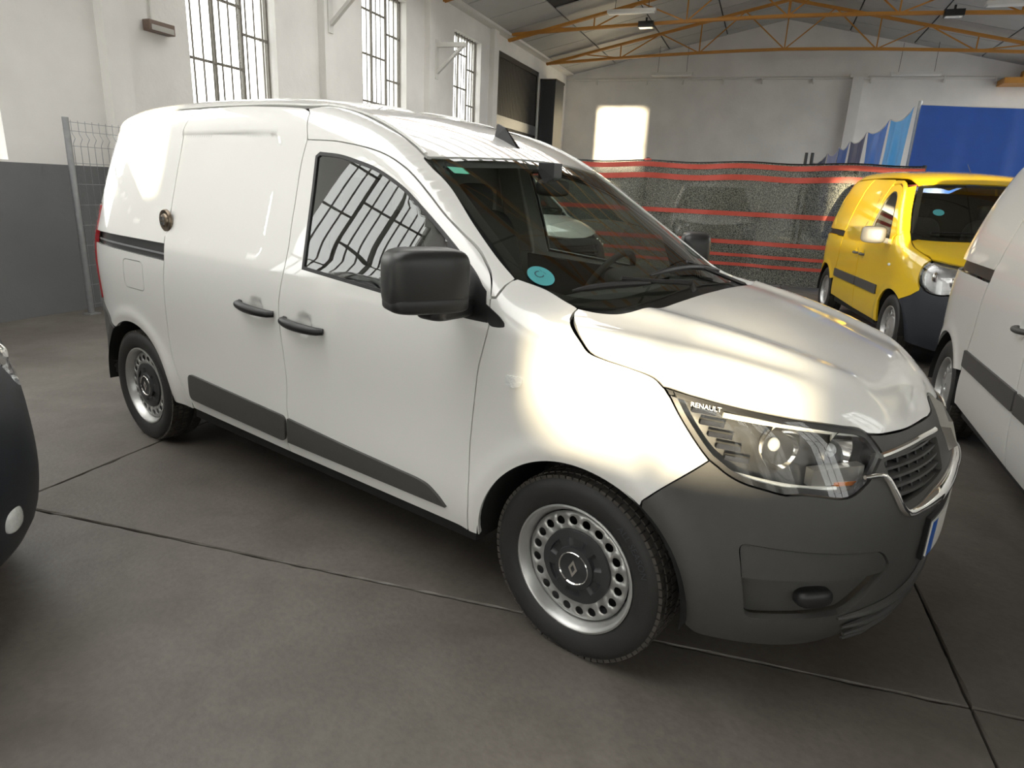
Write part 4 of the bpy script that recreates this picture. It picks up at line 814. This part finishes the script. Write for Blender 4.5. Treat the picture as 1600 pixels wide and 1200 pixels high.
for mir in(False,True):
    k=dict(mirror=mir); s_=1 if mir else -1
    up_=np.array([p for p in FOGp if p[1]>.455]); panel(BV,'fog_cover',join(up_,[(-.52,.455)],[(-.965,.455)]),'cyl','hood',PLAST,bump,.03,.004,.02,.004,**k)
    lo_=join([(-.962,.450),(-.53,.450)],np.array([p for p in FOGp if p[1]<.45])); lo_=rounded([(-.962,.450),(-.515,.450),(-.645,.348),(-.93,.333)],.02); panel(BV,'fog_recess',lo_,'cyl','hood',PLAST,bump,.03,.003,.03,.028,**k)
    fgp=BV.place([(-.74,.40)],'cyl','hood',.02)[0][0]; superell('fog_pod',(fgp[0],s_*abs(fgp[1]),fgp[2]),(.03,.055,.028),BLACK,bump,.7,.7,-s_*-.74)
    panel(BV,'grille_back',offset(opn,-.02),'cyl','hood',DARK,bump,.04,0,.01,.06,**k)
    for j,zz in enumerate((.772,.747,.722,.697,.672)):
        a1=-.545+.012*j; b1=-.16; pts=BV.place([(a,zz+.008*((a+.535)/.38)) for a in np.linspace(a1,b1,14)],'cyl','hood',.022)[0]; pts[:,1]*=-s_
        g_=MB(); [g_.bar(pts[i],pts[i+1],.030,.009) for i in range(13)]; g_.build('grille_slat',mat('grille_grey',(.10,.098,.095),.4),bump)
    for a in np.linspace(-.50,-.2,6):
        pts=BV.place([(a,.78),(a,.668)],'cyl','hood',.03)[0]; pts[:,1]*=-s_; MB().bar(pts[0],pts[1],.008,.03).build('grille_divider',BLACK,bump)
    ct=BV.place(crv([(-.545,.789),(-.42,.800),(-.30,.806),(-.165,.803)],.02),'cyl','hood',-.004)[0]; ct[:,1]*=-s_; MB().tube(ct,.009,8).build('chrome_trim',CHROME,bump)
    cl=BV.place(crv([(-.62,.742),(-.545,.738),(-.515,.700),(-.485,.650),(-.455,.628),(-.40,.628),(-.30,.640),(-.15,.652),(0,.656)],.015),'cyl','hood',-.005)[0]; cl[:,1]*=-s_; rr=np.interp(np.linspace(0,1,len(cl)),[0,.15,.4,.55,1],[.006,.011,.014,.027,.022]); MB().tube(cl,rr,10).build('chrome_trim',CHROME,bump)
    for j,(zz,off_) in enumerate(((.352,-.006),(.312,-.010),(.272,-.014),(.232,-.018))):
        lp=BV.place([(a,zz-.028*abs(a)) for a in np.linspace(-.66+.03*j,0,20)],'cyl','hood',off_)[0]; lp[:,1]*=-s_; MB().tube(lp,np.interp(np.arange(20),[0,3,19],[.005,.013,.014]),8).build('lower_lip',PLAST,bump)
    # headlamp
    HL=join(crv(cy('HLT')),crv(cy('HLB')),crv(np.concatenate([cy('HLB')[-1:],cy('HLO'),cy('HLT')[:1]])))
    hl=panel(BV,'headlamp',offset(HL,.002),'cyl','hood',mat('lamp_housing',(.09,.09,.09),.28,metal=.5),van,.03,0,.004,.055,**k)
    panel(BV,'lens',HL,'cyl','hood',LENS,hl,.02,.003,.050,.0015,**k)
    panel(BV,'lamp_border',HL,'cyl','hood',BLACK,hl,.02,.002,.012,.004,holes=[offset(HL,.016)],**k)
    def P(a,z,o=.03): q=BV.place([(a,z)],'cyl','hood',o)[0][0]; return np.array((q[0],-s_*q[1],q[2]))
    dr_=[P(-1.06+.46*t,.893-.052*t,.014) for t in np.linspace(0,1,16)]; MB().tube(dr_,.0075,8).build('light_guide',mat('light_guide_white',(.85,.86,.80),.25,coat=1.),hl)
    dr2=[P(-1.02+.32*t,.738-.03*math.sin(t*1.7),.022) for t in np.linspace(0,1,12)]; MB().tube(dr2,.0065,8).build('light_guide',MATS['light_guide_white'],hl)
    for j in range(5): 
        a0=-1.155+.028*j; z0=.900-.030*j; MB().bar(P(a0,z0,.022),P(a0+.075,z0-.008,.030),.018,.014).build('reflector_step',CHROME,hl)
    for a,z,r in((-.885,.812,.066),(-.69,.795,.060)):
        q=P(a,z,.05); d=np.array((math.cos(a*.6),-s_*math.sin(a*.6)*1.,.05)); d/=np.linalg.norm(d); nseg=28; V=[];F=[]
        u=np.cross(d,(0,0,1)); u/=np.linalg.norm(u); w=np.cross(u,d); pr=[(r,.030),(r*.9,.012),(r*.6,-.012),(r*.28,-.024),(.001,-.026)]
        for i in range(nseg):
            aa=2*math.pi*i/nseg
            for rr_,h in pr: V.append(q+d*h+u*rr_*math.cos(aa)+w*rr_*math.sin(aa))
        for i in range(nseg):
            for m in range(4): F.append((i*5+m,i*5+m+1,((i+1)%nseg)*5+m+1,((i+1)%nseg)*5+m))
        MB().add(V,F,True).build('reflector_bowl',CHROME,hl); superell('bulb',q+d*.004,(.016,.016,.02),mat('bulb_glass',(.75,.78,.8),.08,coat=1.),hl,1,1)
    MB().bar(P(-.60,.742,.03),P(-.78,.735,.03),.03,.05).build('step',mat('lamp_chrome_grey',(.55,.54,.5),.3,metal=.7),hl); MB().bar(P(-.70,.715,.035),P(-.62,.715,.035),.02,.012).build('amber_lamp',AMBER,hl)
    if not mir:
        def fn(c): 
            q=BV.place(np.stack([-1.115+c[:,0]*1.25,.914+c[:,1]-.13*c[:,0]],1),'cyl','hood',-.001)[0]; return q
        textmesh('headlamp_lettering','RENAULT',.017,mat('lettering_white',(.8,.79,.75),.4),hl,fn)
    # wheel housing
    for wx in(0,-2.812):
        lw=MB(); V=[];F=[];n=36
        for i in range(n+1):
            a=math.radians(-4)+math.radians(188)*i/n; V+=[(wx+.372*math.cos(a),s_*.868,.303+.372*math.sin(a)),(wx+.372*math.cos(a),s_*.50,.303+.372*math.sin(a))]
        F=[(2*i,2*i+2,2*i+3,2*i+1) for i in range(n)]; lw.add(V,F,True); lw.add([(wx-.37,s_*.50,.24),(wx+.37,s_*.50,.24),(wx+.37,s_*.50,.69),(wx-.37,s_*.50,.69)],[(0,1,2,3)]); lw.build('wheel_housing',DARK,van,fixn=False)
    MB().box2((-2.35,s_*.80,.225),(-.43,s_*.66,.29)).build('sill',DARK,van)
# emblem and number plate
em=[BV.place([(-.03+.0,.87)],'cyl','hood')[0][0]]
e=MB(); A=[(0,.086),(.052,0),(0,-.086),(-.052,0)]; Q=[(0,.040),(.022,0),(0,-.040),(-.022,0)]
def EP(yz,o): x=float(BV.place([(math.atan2(yz[0],.85),.79+yz[1])],'cyl','hood')[0][0,0]); return (x+o,yz[0],.79+yz[1])
e.add([EP(p,.002) for p in A]+[EP((p[0]*.75,p[1]*.75),.028) for p in A]+[EP(p,.002) for p in Q],[(i,(i+1)%4,4+(i+1)%4,4+i) for i in range(4)]+[(4+i,4+(i+1)%4,8+(i+1)%4,8+i) for i in range(4)]); e.build('diamond_emblem',mat('satin_chrome',(.85,.83,.78),.28,metal=.9),bump)
def bent(name,a0,a1,z0,z1,o0,o1,m,par):
    A=np.linspace(a0,a1,16); mb=MB(); V=[]
    for o_ in(o0,o1):
        for z_ in(z0,z1): V+=[tuple(q) for q in BV.place([(a,.515) for a in A],'cyl','hood',o_)[0]*np.array([1,1,0])+np.array([0,0,z_])]
    F=[]
    for i in range(15): F+=[(i,i+1,17+i,16+i),(32+i,48+i,49+i,33+i),(i,32+i,33+i,i+1),(16+i,17+i,49+i,48+i)]
    F+=[(0,16,48,32),(15,47,63,31)]; mb.add(V,F,True); return mb.build(name,m,par)
bent('plate_holder',-.325,.325,.448,.582,-.002,-.014,BLACK,bump); npl=bent('number_plate',-.312,.312,.458,.572,-.014,-.018,mat('plate_white',(.78,.77,.72),.4),bump)
bent('plate_band',-.311,-.262,.460,.570,-.018,-.0186,mat('plate_blue',(.02,.12,.5),.4),bump)
# wheels
for (wx,wy,st) in((0,-.7525,math.radians(-1.6)),(0,.7525,math.radians(-1.6)),(-2.812,-.757,0),(-2.812,.757,0)): wheel(van,wx,wy,.303,.311,.2085,'main',st)
MB().box2((-3.3,-.66,.25),(.36,.66,.30)).build('floor_pan',DARK,van)
# cabin
ds=MB(); V=[];F=[]
prof=[(-.02,1.02),(-.10,1.075),(-.30,1.085),(-.50,1.05),(-.56,.98),(-.55,.80),(-.50,.55)]
for y in np.linspace(-.76,.76,9): V+=[(x-.10*abs(y)**2,y,z-(.02*abs(y))) for x,z in prof]
for i in range(8):
    for j in range(6): F.append((i*7+j,i*7+j+1,(i+1)*7+j+1,(i+1)*7+j))
ds.add(V,F,True); ds.build('dashboard',TRIM,van); superell('instrument_hood',(-.46,.36,1.085),(.11,.19,.045),TRIM,van,.6,.6)
sw=MB(); c=np.array((-.62,.36,1.02)); ax=np.array((math.cos(math.radians(28)),0,-math.sin(math.radians(28)))); u=np.array((0,1,0)); w=np.cross(ax,u)
ring=[c+.188*(math.cos(a)*u+math.sin(a)*w) for a in np.linspace(0,2*math.pi,40)]; sw.tube(ring,.0155,10,False); sw.tube([c,c+ax*.22],.03,10); 
for a in(0,math.pi,-math.pi/2): sw.bar(c,c+.185*(math.cos(a)*u+math.sin(a)*w),.03,.02)
sw.build('steering_wheel',TRIM,van)
for y in(-.37,.37):
    superell('seat_base',(-1.12,y,.62),(.27,.24,.10),FABRIC,van,.5,.4); st_=superell('seat_back',(-1.36,y,1.0),(.09,.24,.34),FABRIC,van,.5,.4,0,math.radians(-14)); superell('head_rest',(-1.47,y,1.38),(.055,.13,.09),FABRIC,van,.6,.6)
MB().box2((-1.60,-.70,.35),(-1.58,.70,1.60)).build('bulkhead',CREAM,van); 
for mir in(False,True):
    panel(BV,'door_lining',offset(np.array([(-.45,.45),(-.45,1.03),(-.9,1.07),(-1.40,1.09),(-1.40,.45)]),.0),'side','cabin',TRIM,van,.06,0,.01,.07,mirror=mir)
    panel(BV,'pillar_lining',join(crv([(-1.38,1.10),(-1.40,1.3),(-1.42,1.57)]),[(-1.56,1.57),(-1.56,1.10)]),'side','cabin',CREAM,van,.06,0,.01,.05,mirror=mir)
panel(BV,'roof_lining',np.array([(-.90,-.55),(-.87,0),(-.90,.55),(-1.58,.56),(-1.58,-.56)]),'top','cabin',CREAM,van,.06,0,.01,.05)
superell('interior_mirror',(-.72,0,1.46),(.025,.11,.035),BLACK,van,.5,.5); MB().box2((-.78,-.03,1.49),(-.70,.03,1.56)).build('mirror_stem',BLACK,van)
# stickers and wipers on the screen
def on_ws(x,y,o): q=BV.place([(x,y)],'top','cabin',o)[0][0]; return q
sc_=on_ws(-.295,-.678,-.001); gr_=BV.grad(sc_[None],'cabin')[0]; t1=np.cross((0,1.,0),gr_); t1/=np.linalg.norm(t1); t2=np.cross(gr_,t1)
stk=MB(); n=32; stk.add([sc_+gr_*.0012+.047*(math.cos(a)*t1+math.sin(a)*t2) for a in np.linspace(0,2*math.pi,n,False)],[tuple(range(n))]); so_=stk.build('round_sticker',mat('sticker_teal',(.07,.33,.35),.5),wsg,fixn=False)
def stf(dx,dy): return lambda c: sc_+gr_*.002+np.outer(c[:,0]+dx,-t2 if t2[1]<0 else t2)*1+np.outer(c[:,1]+dy,t1 if t1[2]>0 else -t1)
right_=-(t2 if t2[1]<0 else t2)
def stf(dx,dy):
    R_=np.array(t2) if np.dot(t2,(.6,.8,0))>0 else -np.array(t2); U_=np.array(t1) if t1[2]>0 else -np.array(t1)
    return lambda c: sc_+gr_*.002+np.outer(c[:,0]+dx,R_)+np.outer(c[:,1]+dy,U_)
textmesh('sticker_letter','C',.046,mat('sticker_dark',(.03,.07,.09),.6),so_,stf(-.004,.006))
for dx,dy in((.018,.018),(.022,.004)): textmesh('sticker_mark','\u25a0' if False else 'I',.018,MATS['sticker_dark'],so_,stf(dx,dy))
sg=on_ws(-.775,-.545,0); gg=BV.grad(sg[None],'cabin')[0]; a1=np.array((0,1.,0)); a2=np.cross(gg,a1); MB().add([sg+gg*.001+a1*i*.045+a2*j*.022 for i,j in((-1,-1),(1,-1),(1,1),(-1,1))],[(0,1,2,3)]).build('inspection_sticker',mat('sticker_green',(.02,.35,.22),.5),wsg,fixn=False)
def wiper(p,q,lab):
    a=[on_ws(x,y,-.022) for x,y in zip(np.linspace(p[0],q[0],12),np.linspace(p[1],q[1],12))]; w_=MB().tube(a,np.interp(np.arange(12),[0,2,9,11],[.004,.011,.012,.006]),8).build('wiper',BLACK,van)
    return w_
wiper((-.185,-.66),(-.075,-.33),''); wiper((-.10,-.28),(-.075,.33),'')
for p,q in(((.0,-.10),(-.125,-.45)),((-.0,.52),(-.10,.04))):
    A=on_ws(*p,-.005); Bq=on_ws(*q,-.035); MB().tube([A,A+np.array((-.02,0,.03)),(A+Bq)/2+np.array((0,0,.012)),Bq],[.013,.010,.008,.006],8).build('wiper_arm',BLACK,van)
# ------------------------------------------------------------------ the older round-nosed vans parked around it
KNG=dict(
 W=([.15,.22,.30,.40,.55,.75,.92,1.02,1.10,1.2,1.35,1.5,1.62,1.72,1.9],[.80,.845,.875,.892,.90,.905,.905,.898,.886,.868,.830,.782,.735,.69,.60]),
 F=([.15,.22,.30,.45,.6,.72,.82,.92,1.0,1.1,1.9],[.76,.82,.852,.875,.876,.866,.840,.800,.755,.70,.60]),
 NF=([.15,.5,.8,1.0,1.9],[2.6,2.5,2.35,2.25,2.2]), R=([.15,.3,.6,1.0,1.4,1.7,1.9],[-3.24,-3.32,-3.36,-3.35,-3.30,-3.22,-3.15]),
 x0f=-.08,x0r=-2.5,nR=4.2,cx=-.08,
 hood=([-.5,-.2,.0,.2,.4,.55,.68,.78,.9],[1.27,1.225,1.19,1.15,1.10,1.05,.99,.93,.84]), hcrown=([-.5,.2,.8],[.10,.12,.20]),
 cabin=([.6,.3,.05,-.15,-.35,-.55,-.70,-.82,-.95,-1.2,-1.6,-2.2,-2.8,-3.1,-3.4],[.80,.99,1.155,1.30,1.445,1.592,1.692,1.748,1.787,1.83,1.862,1.875,1.866,1.845,1.81]),
 crown=([.3,-.3,-.8,-1.2,-3.4],[.16,.15,.11,.09,.09]), ws_top=-.78,kh=.12,kw=.06,kr=.14,
 arches=[(0,.31,.365),(-2.697,.31,.365)],flare=.008,ridges=[],recess=None,scoops=[(-1.13,.925,.06,.05,.018),(-1.375,.925,.06,.05,.018)])
KNG['recess']=rounded([(-2.98,1.58),(-1.36,1.60),(-1.36,1.18),(-2.10,1.16),(-2.80,1.19)],.14,6)
BK=Body(KNG)
def round_van(label,loc,rz,paint,first=[None]):
    if first[0] is not None:
        src=first[0]; r=src.copy(); link(r); r.location=loc; r.rotation_euler=(0,0,rz); r['label']=label
        for ch in src.children:
            c=ch.copy(); link(c,r)
            for g in ch.children: link(g.copy(),c)
        for o in r.children_recursive:
            if o.type=='MESH' and o.material_slots and o.material_slots[0].material.name in('white_paint','yellow_paint'):
                o.material_slots[0].link='OBJECT'; o.material_slots[0].material=paint
        return r
    v=thing('parked_van',label,'van',loc,rz,'older vans parked in the hall'); first[0]=v; Bz=.30
    dp=join(crv([(-1.22,1.675),(-1.0,1.685),(-.86,1.655),(-.72,1.575),(-.55,1.42),(-.42,1.28),(-.33,1.15),(-.29,1.0),(-.285,.8),(-.31,.5),(-.33,Bz)]),crv([(-1.21,Bz),(-1.235,.6),(-1.255,.9),(-1.245,1.3),(-1.22,1.675)]))
    wo=rounded([(-1.155,1.115),(-1.135,1.55),(-1.06,1.615),(-.93,1.612),(-.80,1.555),(-.60,1.375),(-.44,1.19),(-.40,1.115)],.05,5)
    GE=BK.place(crv([(-.75,-.602),(-.62,-.648),(-.40,-.718),(-.185,-.768)],.03),'top','cabin')[0][:,[0,2]]
    FE=BK.place(crv([(-.17,-.772),(-.08,-.78),(.10,-.80),(.25,-.775),(.38,-.735)],.03),'top','fender')[0][:,[0,2]]
    LT=BK.to2d(BK.place(crv([(.385,-.732),(.50,-.63),(.60,-.50)],.03),'top','hood')[0],'cyl')+np.array([0,-.004])
    LAMP=join(LT,crv([LT[-1],(-.575,.90),(-.62,.79),(-.74,.725),(-.88,.725),(-1.0,.79),(-1.05,.88),LT[0]],.02))
    for mir in(False,True):
        k=dict(mirror=mir); s_=1 if mir else -1
        dr=panel(BK,'front_door',dp,'side','cabin',paint,v,.035,.0025,.02,holes=[wo],edge=.025,**k); gl=offset(wo,.018)
        panel(BK,'window_seal',wo,'side','cabin',BLACK,dr,.05,0,.012,.001,holes=[gl],edge=.025,**k); panel(BK,'window_glass',gl,'side','cabin',GLASS,dr,.06,-.004,.004,.008,edge=.03,**k)
        sl=panel(BK,'sliding_door',join([(-1.265,.9)],crv([(-1.255,.9),(-1.245,1.3),(-1.225,1.73)]),crv([(-1.30,1.745),(-2.06,1.765)]),crv([(-2.12,1.60),(-2.13,1.2),(-2.12,1.06),(-2.13,.8),(-2.22,.52),(-2.26,Bz+.02)]),[(-1.215,Bz)],crv([(-1.215,Bz),(-1.24,.6),(-1.265,.9)])),'side','cabin',paint,v,.028,.0025,.02,edge=.02,**k)
        panel(BK,'rear_quarter',join([(-2.135,1.135)],crv([(-2.14,1.2),(-2.13,1.6),(-2.07,1.765)]),crv([(-2.6,1.758),(-2.95,1.735),(-3.15,1.66),(-3.22,1.55)]),crv([(-3.27,1.3),(-3.29,1.14)])),'side','cabin',paint,v,.028,.0025,.02,edge=.02,**k)
        panel(BK,'rear_quarter_lower',join([(-3.29,1.075)],[(-2.13,1.065)],crv([(-2.135,.8),(-2.225,.53)]),arc(-2.697,.31,.372,math.radians(32),math.radians(175)),[(-3.26,.40),(-3.30,.8)]),'side','cabin',paint,v,.03,.0025,.02,edge=.02,**k)
        panel(BK,'slide_rail',[(-3.27,1.135),(-2.14,1.13),(-2.135,1.068),(-3.27,1.078)],'side','cabin',BLACK,v,.05,0,.01,.022,**k)
        fe=panel(BK,'front_fender',join([(-.285,1.16)],[(-.22,1.195)],FE,crv([(.375,.965),(.385,.90),(.40,.80),(.45,.735)]),crv([(.36,.67),(.22,.61)]),arc(0,.31,.368,math.atan2(.30,.22),math.pi),[(-.34,Bz)],crv([(-.32,.5),(-.30,.8),(-.30,1.0),(-.285,1.16)])),'side','fender',paint,v,.03,.0025,.02,edge=.02,**k)
        superell('side_indicator',(-.18,s_*.906,.90),(.035,.008,.014),CLEARP,fe,.6,.6)
        pil=join(GE,[(-.20,1.19),(-.27,1.185),(-.325,1.16)],crv([(-.34,1.165),(-.43,1.29),(-.56,1.43),(-.72,1.583),(-.87,1.664),(-1.0,1.694),(-1.22,1.685)]),[(-1.225,1.735)],crv([(-1.0,1.73),(-.86,1.70),(-.752,1.655)]))
        panel(BK,'windscreen_pillar',pil,'side','cabin',paint,v,.022,.002,.02,edge=.015,**k)
        for d_,a,b in((sl,-2.19,-1.225),(dr,-1.205,-.43)): panel(BK,'side_moulding',rounded([(a,.665),(b,.665),(b+.0,.565),(a,.565)],.012,3),'side','cabin',PLAST,d_,.05,.002,.014,-.012,edge=.03,**k)
        for d_,x0,x1 in((dr,-1.19,-1.06),(sl,-1.44,-1.31)):
            MB().tube([(x0+(x1-x0)*t,s_*(.90+.034*math.sin(math.pi*t)**.45),.925) for t in np.linspace(0,1,11)],.014,10).build('door_handle',PLAST,d_)
        superell('wing_mirror',(-.43,s_*1.03,1.17),(.07,.115,.085),mat('mirror_grey',(.11,.108,.105),.45),dr,.5,.6,-s_*-.35); MB().bar((-.45,s_*.87,1.11),(-.44,s_*.98,1.13),.07,.05).build('mirror_arm',mat('mirror_grey',(.2,.2,.2)),dr)
        # lamps and bumper corner
        hl=panel(BK,'headlamp',LAMP,'cyl','hood',mat('lamp_silver',(.45,.45,.45),.25,metal=.8,noise=.3,scale=25),v,.04,0,.004,.035,edge=.03,**k)
        panel(BK,'lens',LAMP,'cyl','hood',LENS,hl,.04,.002,.03,-.004,edge=.03,**k)
        for aa,zz,r_ in((-.72,.83,.045),(-.90,.86,.042)): q=BK.place([(aa,zz)],'cyl','hood',.03)[0][0]; superell('reflector_bowl',(q[0],-s_*q[1],q[2]),(.02,r_,r_),CHROME,hl,.9,.9,s_*-aa*-1)
        fg=BK.place([(-.40,.36)],'cyl','hood',.004)[0][0]; fo=superell('fog_lamp',(fg[0],-s_*fg[1],fg[2]),(.022,.055,.042),CLEARP,v,.8,.9,s_*.42)
        panel(BK,'tail_lamp',rounded([(-3.14,1.05),(-3.14,.62),(-3.3,.62),(-3.3,1.05)],.03),'side','cabin',REDL,v,.05,.002,.02,-.008,edge=.04,**k)
        for wx in(0,-2.697):
            V=[];n=28
            for i in range(n+1): a=math.radians(-4)+math.radians(188)*i/n; V+=[(wx+.37*math.cos(a),s_*.885,.31+.37*math.sin(a)),(wx+.37*math.cos(a),s_*.5,.31+.37*math.sin(a))]
            lw=MB().add(V,[(2*i,2*i+2,2*i+3,2*i+1) for i in range(n)],True); lw.add([(wx-.37,s_*.5,.24),(wx+.37,s_*.5,.24),(wx+.37,s_*.5,.68),(wx-.37,s_*.5,.68)],[(0,1,2,3)]); lw.build('wheel_housing',DARK,v,fixn=False)
            wheel(v,wx,s_*.775,.31,.315,.196,'plain')
        MB().box2((-2.3,s_*.82,.23),(-.36,s_*.66,.29)).build('sill',DARK,v)
    hp=join(crv([(.10,0),(.07,-.35),(-.02,-.60),(-.12,-.72)]),crv([(-.08,-.78),(.10,-.80),(.25,-.775),(.32,-.745)]),crv([(.38,-.735),(.50,-.63),(.60,-.50),(.68,-.34),(.735,-.15),(.75,0)])); panel(BK,'hood',join(hp,(hp*np.array([1,-1]))[::-1]),'top','hood',paint,v,.03,.003,.02,edge=.02)
    wl=crv([(.06,0),(.03,-.35),(-.06,-.60),(-.14,-.72),(-.17,-.76)],.02); wr=join(wl,crv([(-.18,-.765),(-.40,-.715),(-.62,-.645),(-.75,-.60)]),crv([(-.765,-.57),(-.745,-.3),(-.735,0)]))
    wp=join(wr,(wr*np.array([1,-1]))[::-1]); wg=panel(BK,'windscreen',wp,'top','cabin',WSGLASS,v,.05,.002,.005,.004,edge=.03); panel(BK,'windscreen_band',wp,'top','cabin',BLACK,wg,.05,.003,.001,.012,holes=[offset(wp,.05)],edge=.03)
    panel(BK,'cowl',join([(.12,-.3),(.02,-.6),(-.12,-.74),(-.2,-.78),(-.16,-.66),(-.06,-.5),(0,-.2),(0,.2),(-.06,.5),(-.16,.66),(-.2,.78),(-.12,.74),(.02,.6),(.12,.3)]),'top','hood',BLACK,v,.05,0,.01,.02,edge=.03)
    ws_=MB(); [ws_.tube([BK.place([(x,y)],'top','cabin',-.02)[0][0] for x,y in zip(np.linspace(a[0],b[0],8),np.linspace(a[1],b[1],8))],.010,6) for a,b in(((-.10,-.62),(-.02,-.05)),((-.03,.05),(-.10,.60)))]; ws_.build('wiper',BLACK,v)
    re=crv([(-.755,-.60),(-.86,-.615),(-1.0,-.625),(-1.225,-.645),(-2.07,-.655),(-2.9,-.645),(-3.12,-.58),(-3.18,-.45)]); rr=join(crv([(-.735,0),(-.745,-.3),(-.765,-.57)]),re,[(-3.20,0)]); rf=panel(BK,'roof',join(rr,(rr*np.array([1,-1]))[::-1]),'top','cabin',paint,v,.05,.003,.014,edge=.03)
    MB().tube([(-1.0,.0,1.745),(-1.25,.0,1.93)],[.004,.0025],6).build('roof_aerial',BLACK,rf)
    bt=join(crv([(0,.20),(-.4,.20),(-.8,.215),(-1.1,.24)]),BK.to2d(BK.place(arc(0,.31,.37,-.15,math.atan2(.30,.22)),'side','hood')[0],'cyl'),crv([BK.to2d(BK.place([p],'side','hood')[0],'cyl')[0] for p in((.22,.61),(.36,.67),(.44,.73))]),crv([(-1.00,.775),(-.92,.725),(-.78,.71),(-.65,.75),(-.57,.86),(-.55,.90)]),crv([(-.45,.915),(-.2,.935),(0,.94)]))
    gp=rounded([(-.40,.86),(.40,.86),(.33,.72),(-.33,.72)],.03); bm=panel(BK,'front_bumper',join(bt,(bt*np.array([-1,1]))[::-1][1:-1]),'cyl','hood',mat('blue_black_bumper',(.022,.026,.034),.45,noise=.1,scale=20),v,.04,.002,.02,-.003,holes=[gp],edge=.025)
    panel(BK,'grille_back',offset(gp,-.01),'cyl','hood',DARK,bm,.05,0,.01,.05)
    for zz in(.75,.79,.83): q=BK.place([(a,zz) for a in np.linspace(-.36,.36,14)],'cyl','hood',.015)[0]; MB().tube(q,.010,6).build('grille_slat',BLACK,bm)
    for yy in((-.74,-.003),(.003,.74)): panel(BK,'rear_door',[(yy[0],.60),(yy[1],.60),(yy[1]*.86 if abs(yy[1])>.1 else yy[1],1.66),(yy[0]*.86 if abs(yy[0])>.1 else yy[0],1.66)],'back','cabin',paint,v,.07,.002,.02,edge=.05)
    panel(BK,'rear_bumper',[(-.8,.28),(.8,.28),(.8,.58),(-.8,.58)],'back','cabin',PLAST,v,.07,0,.02,-.01,edge=.05)
    MB().box2((-3.1,-.66,.25),(.36,.66,.30)).build('floor_pan',DARK,v); MB().box2((-1.50,-.72,.32),(-1.48,.72,1.62)).build('bulkhead',TRIM,v)
    d_=MB(); d_.box2((-.55,-.74,.70),(-.02,.74,1.08)); d_.build('dashboard',TRIM,v)
    for y in(-.37,.37): superell('seat_back',(-1.25,y,1.0),(.10,.25,.36),FABRIC,v,.5,.4,0,math.radians(-12)); superell('seat_base',(-1.0,y,.62),(.26,.25,.1),FABRIC,v,.5,.4); superell('head_rest',(-1.36,y,1.42),(.06,.13,.09),FABRIC,v,.6,.6)
    st=MB(); c=np.array((-.62,.37,1.06)); st.tube([c+.185*np.array((-.5*math.sin(a),math.cos(a),.87*math.sin(a))) for a in np.linspace(0,2*math.pi,30)],.016,8,False); st.build('steering_wheel',TRIM,v)
    q=BK.place([(-.36,-.50)],'top','cabin',-.001)[0][0]; g=BK.grad(q[None],'cabin')[0]; t1=np.cross((0,1.,0),g); t1/=np.linalg.norm(t1); t2=np.cross(g,t1); MB().add([q+g*.002+.05*(math.cos(a)*t1+math.sin(a)*t2) for a in np.linspace(0,2*math.pi,24,False)],[tuple(range(24))]).build('round_sticker',MATS['sticker_teal'],wg,fixn=False)
    return v
round_van('yellow van with dark bumper parked beyond the hood of the white van',(.83,5.36,0),math.radians(-65.3),YELLOW)
for lab,loc,rz in(('white van cut off by the right edge, showing its rear wheel',(2.24,.31,0),math.radians(-75)),
    ('white van with only its dark bumper corner showing at the left edge',(-2.0,-2.6,0),math.radians(30)),
    ('white van seen through the windscreen of the front van',(-3.92,4.38,0),math.radians(-8)),
    ('white van seen dimly behind the shade net',(0,0,0),0)):
    if 'shade net' in lab: p=HALL@Vector((12.6,.9,0)); loc=(p.x,p.y,0); rz=AZ+math.radians(185)
    round_van(lab,loc,rz,WHITE)
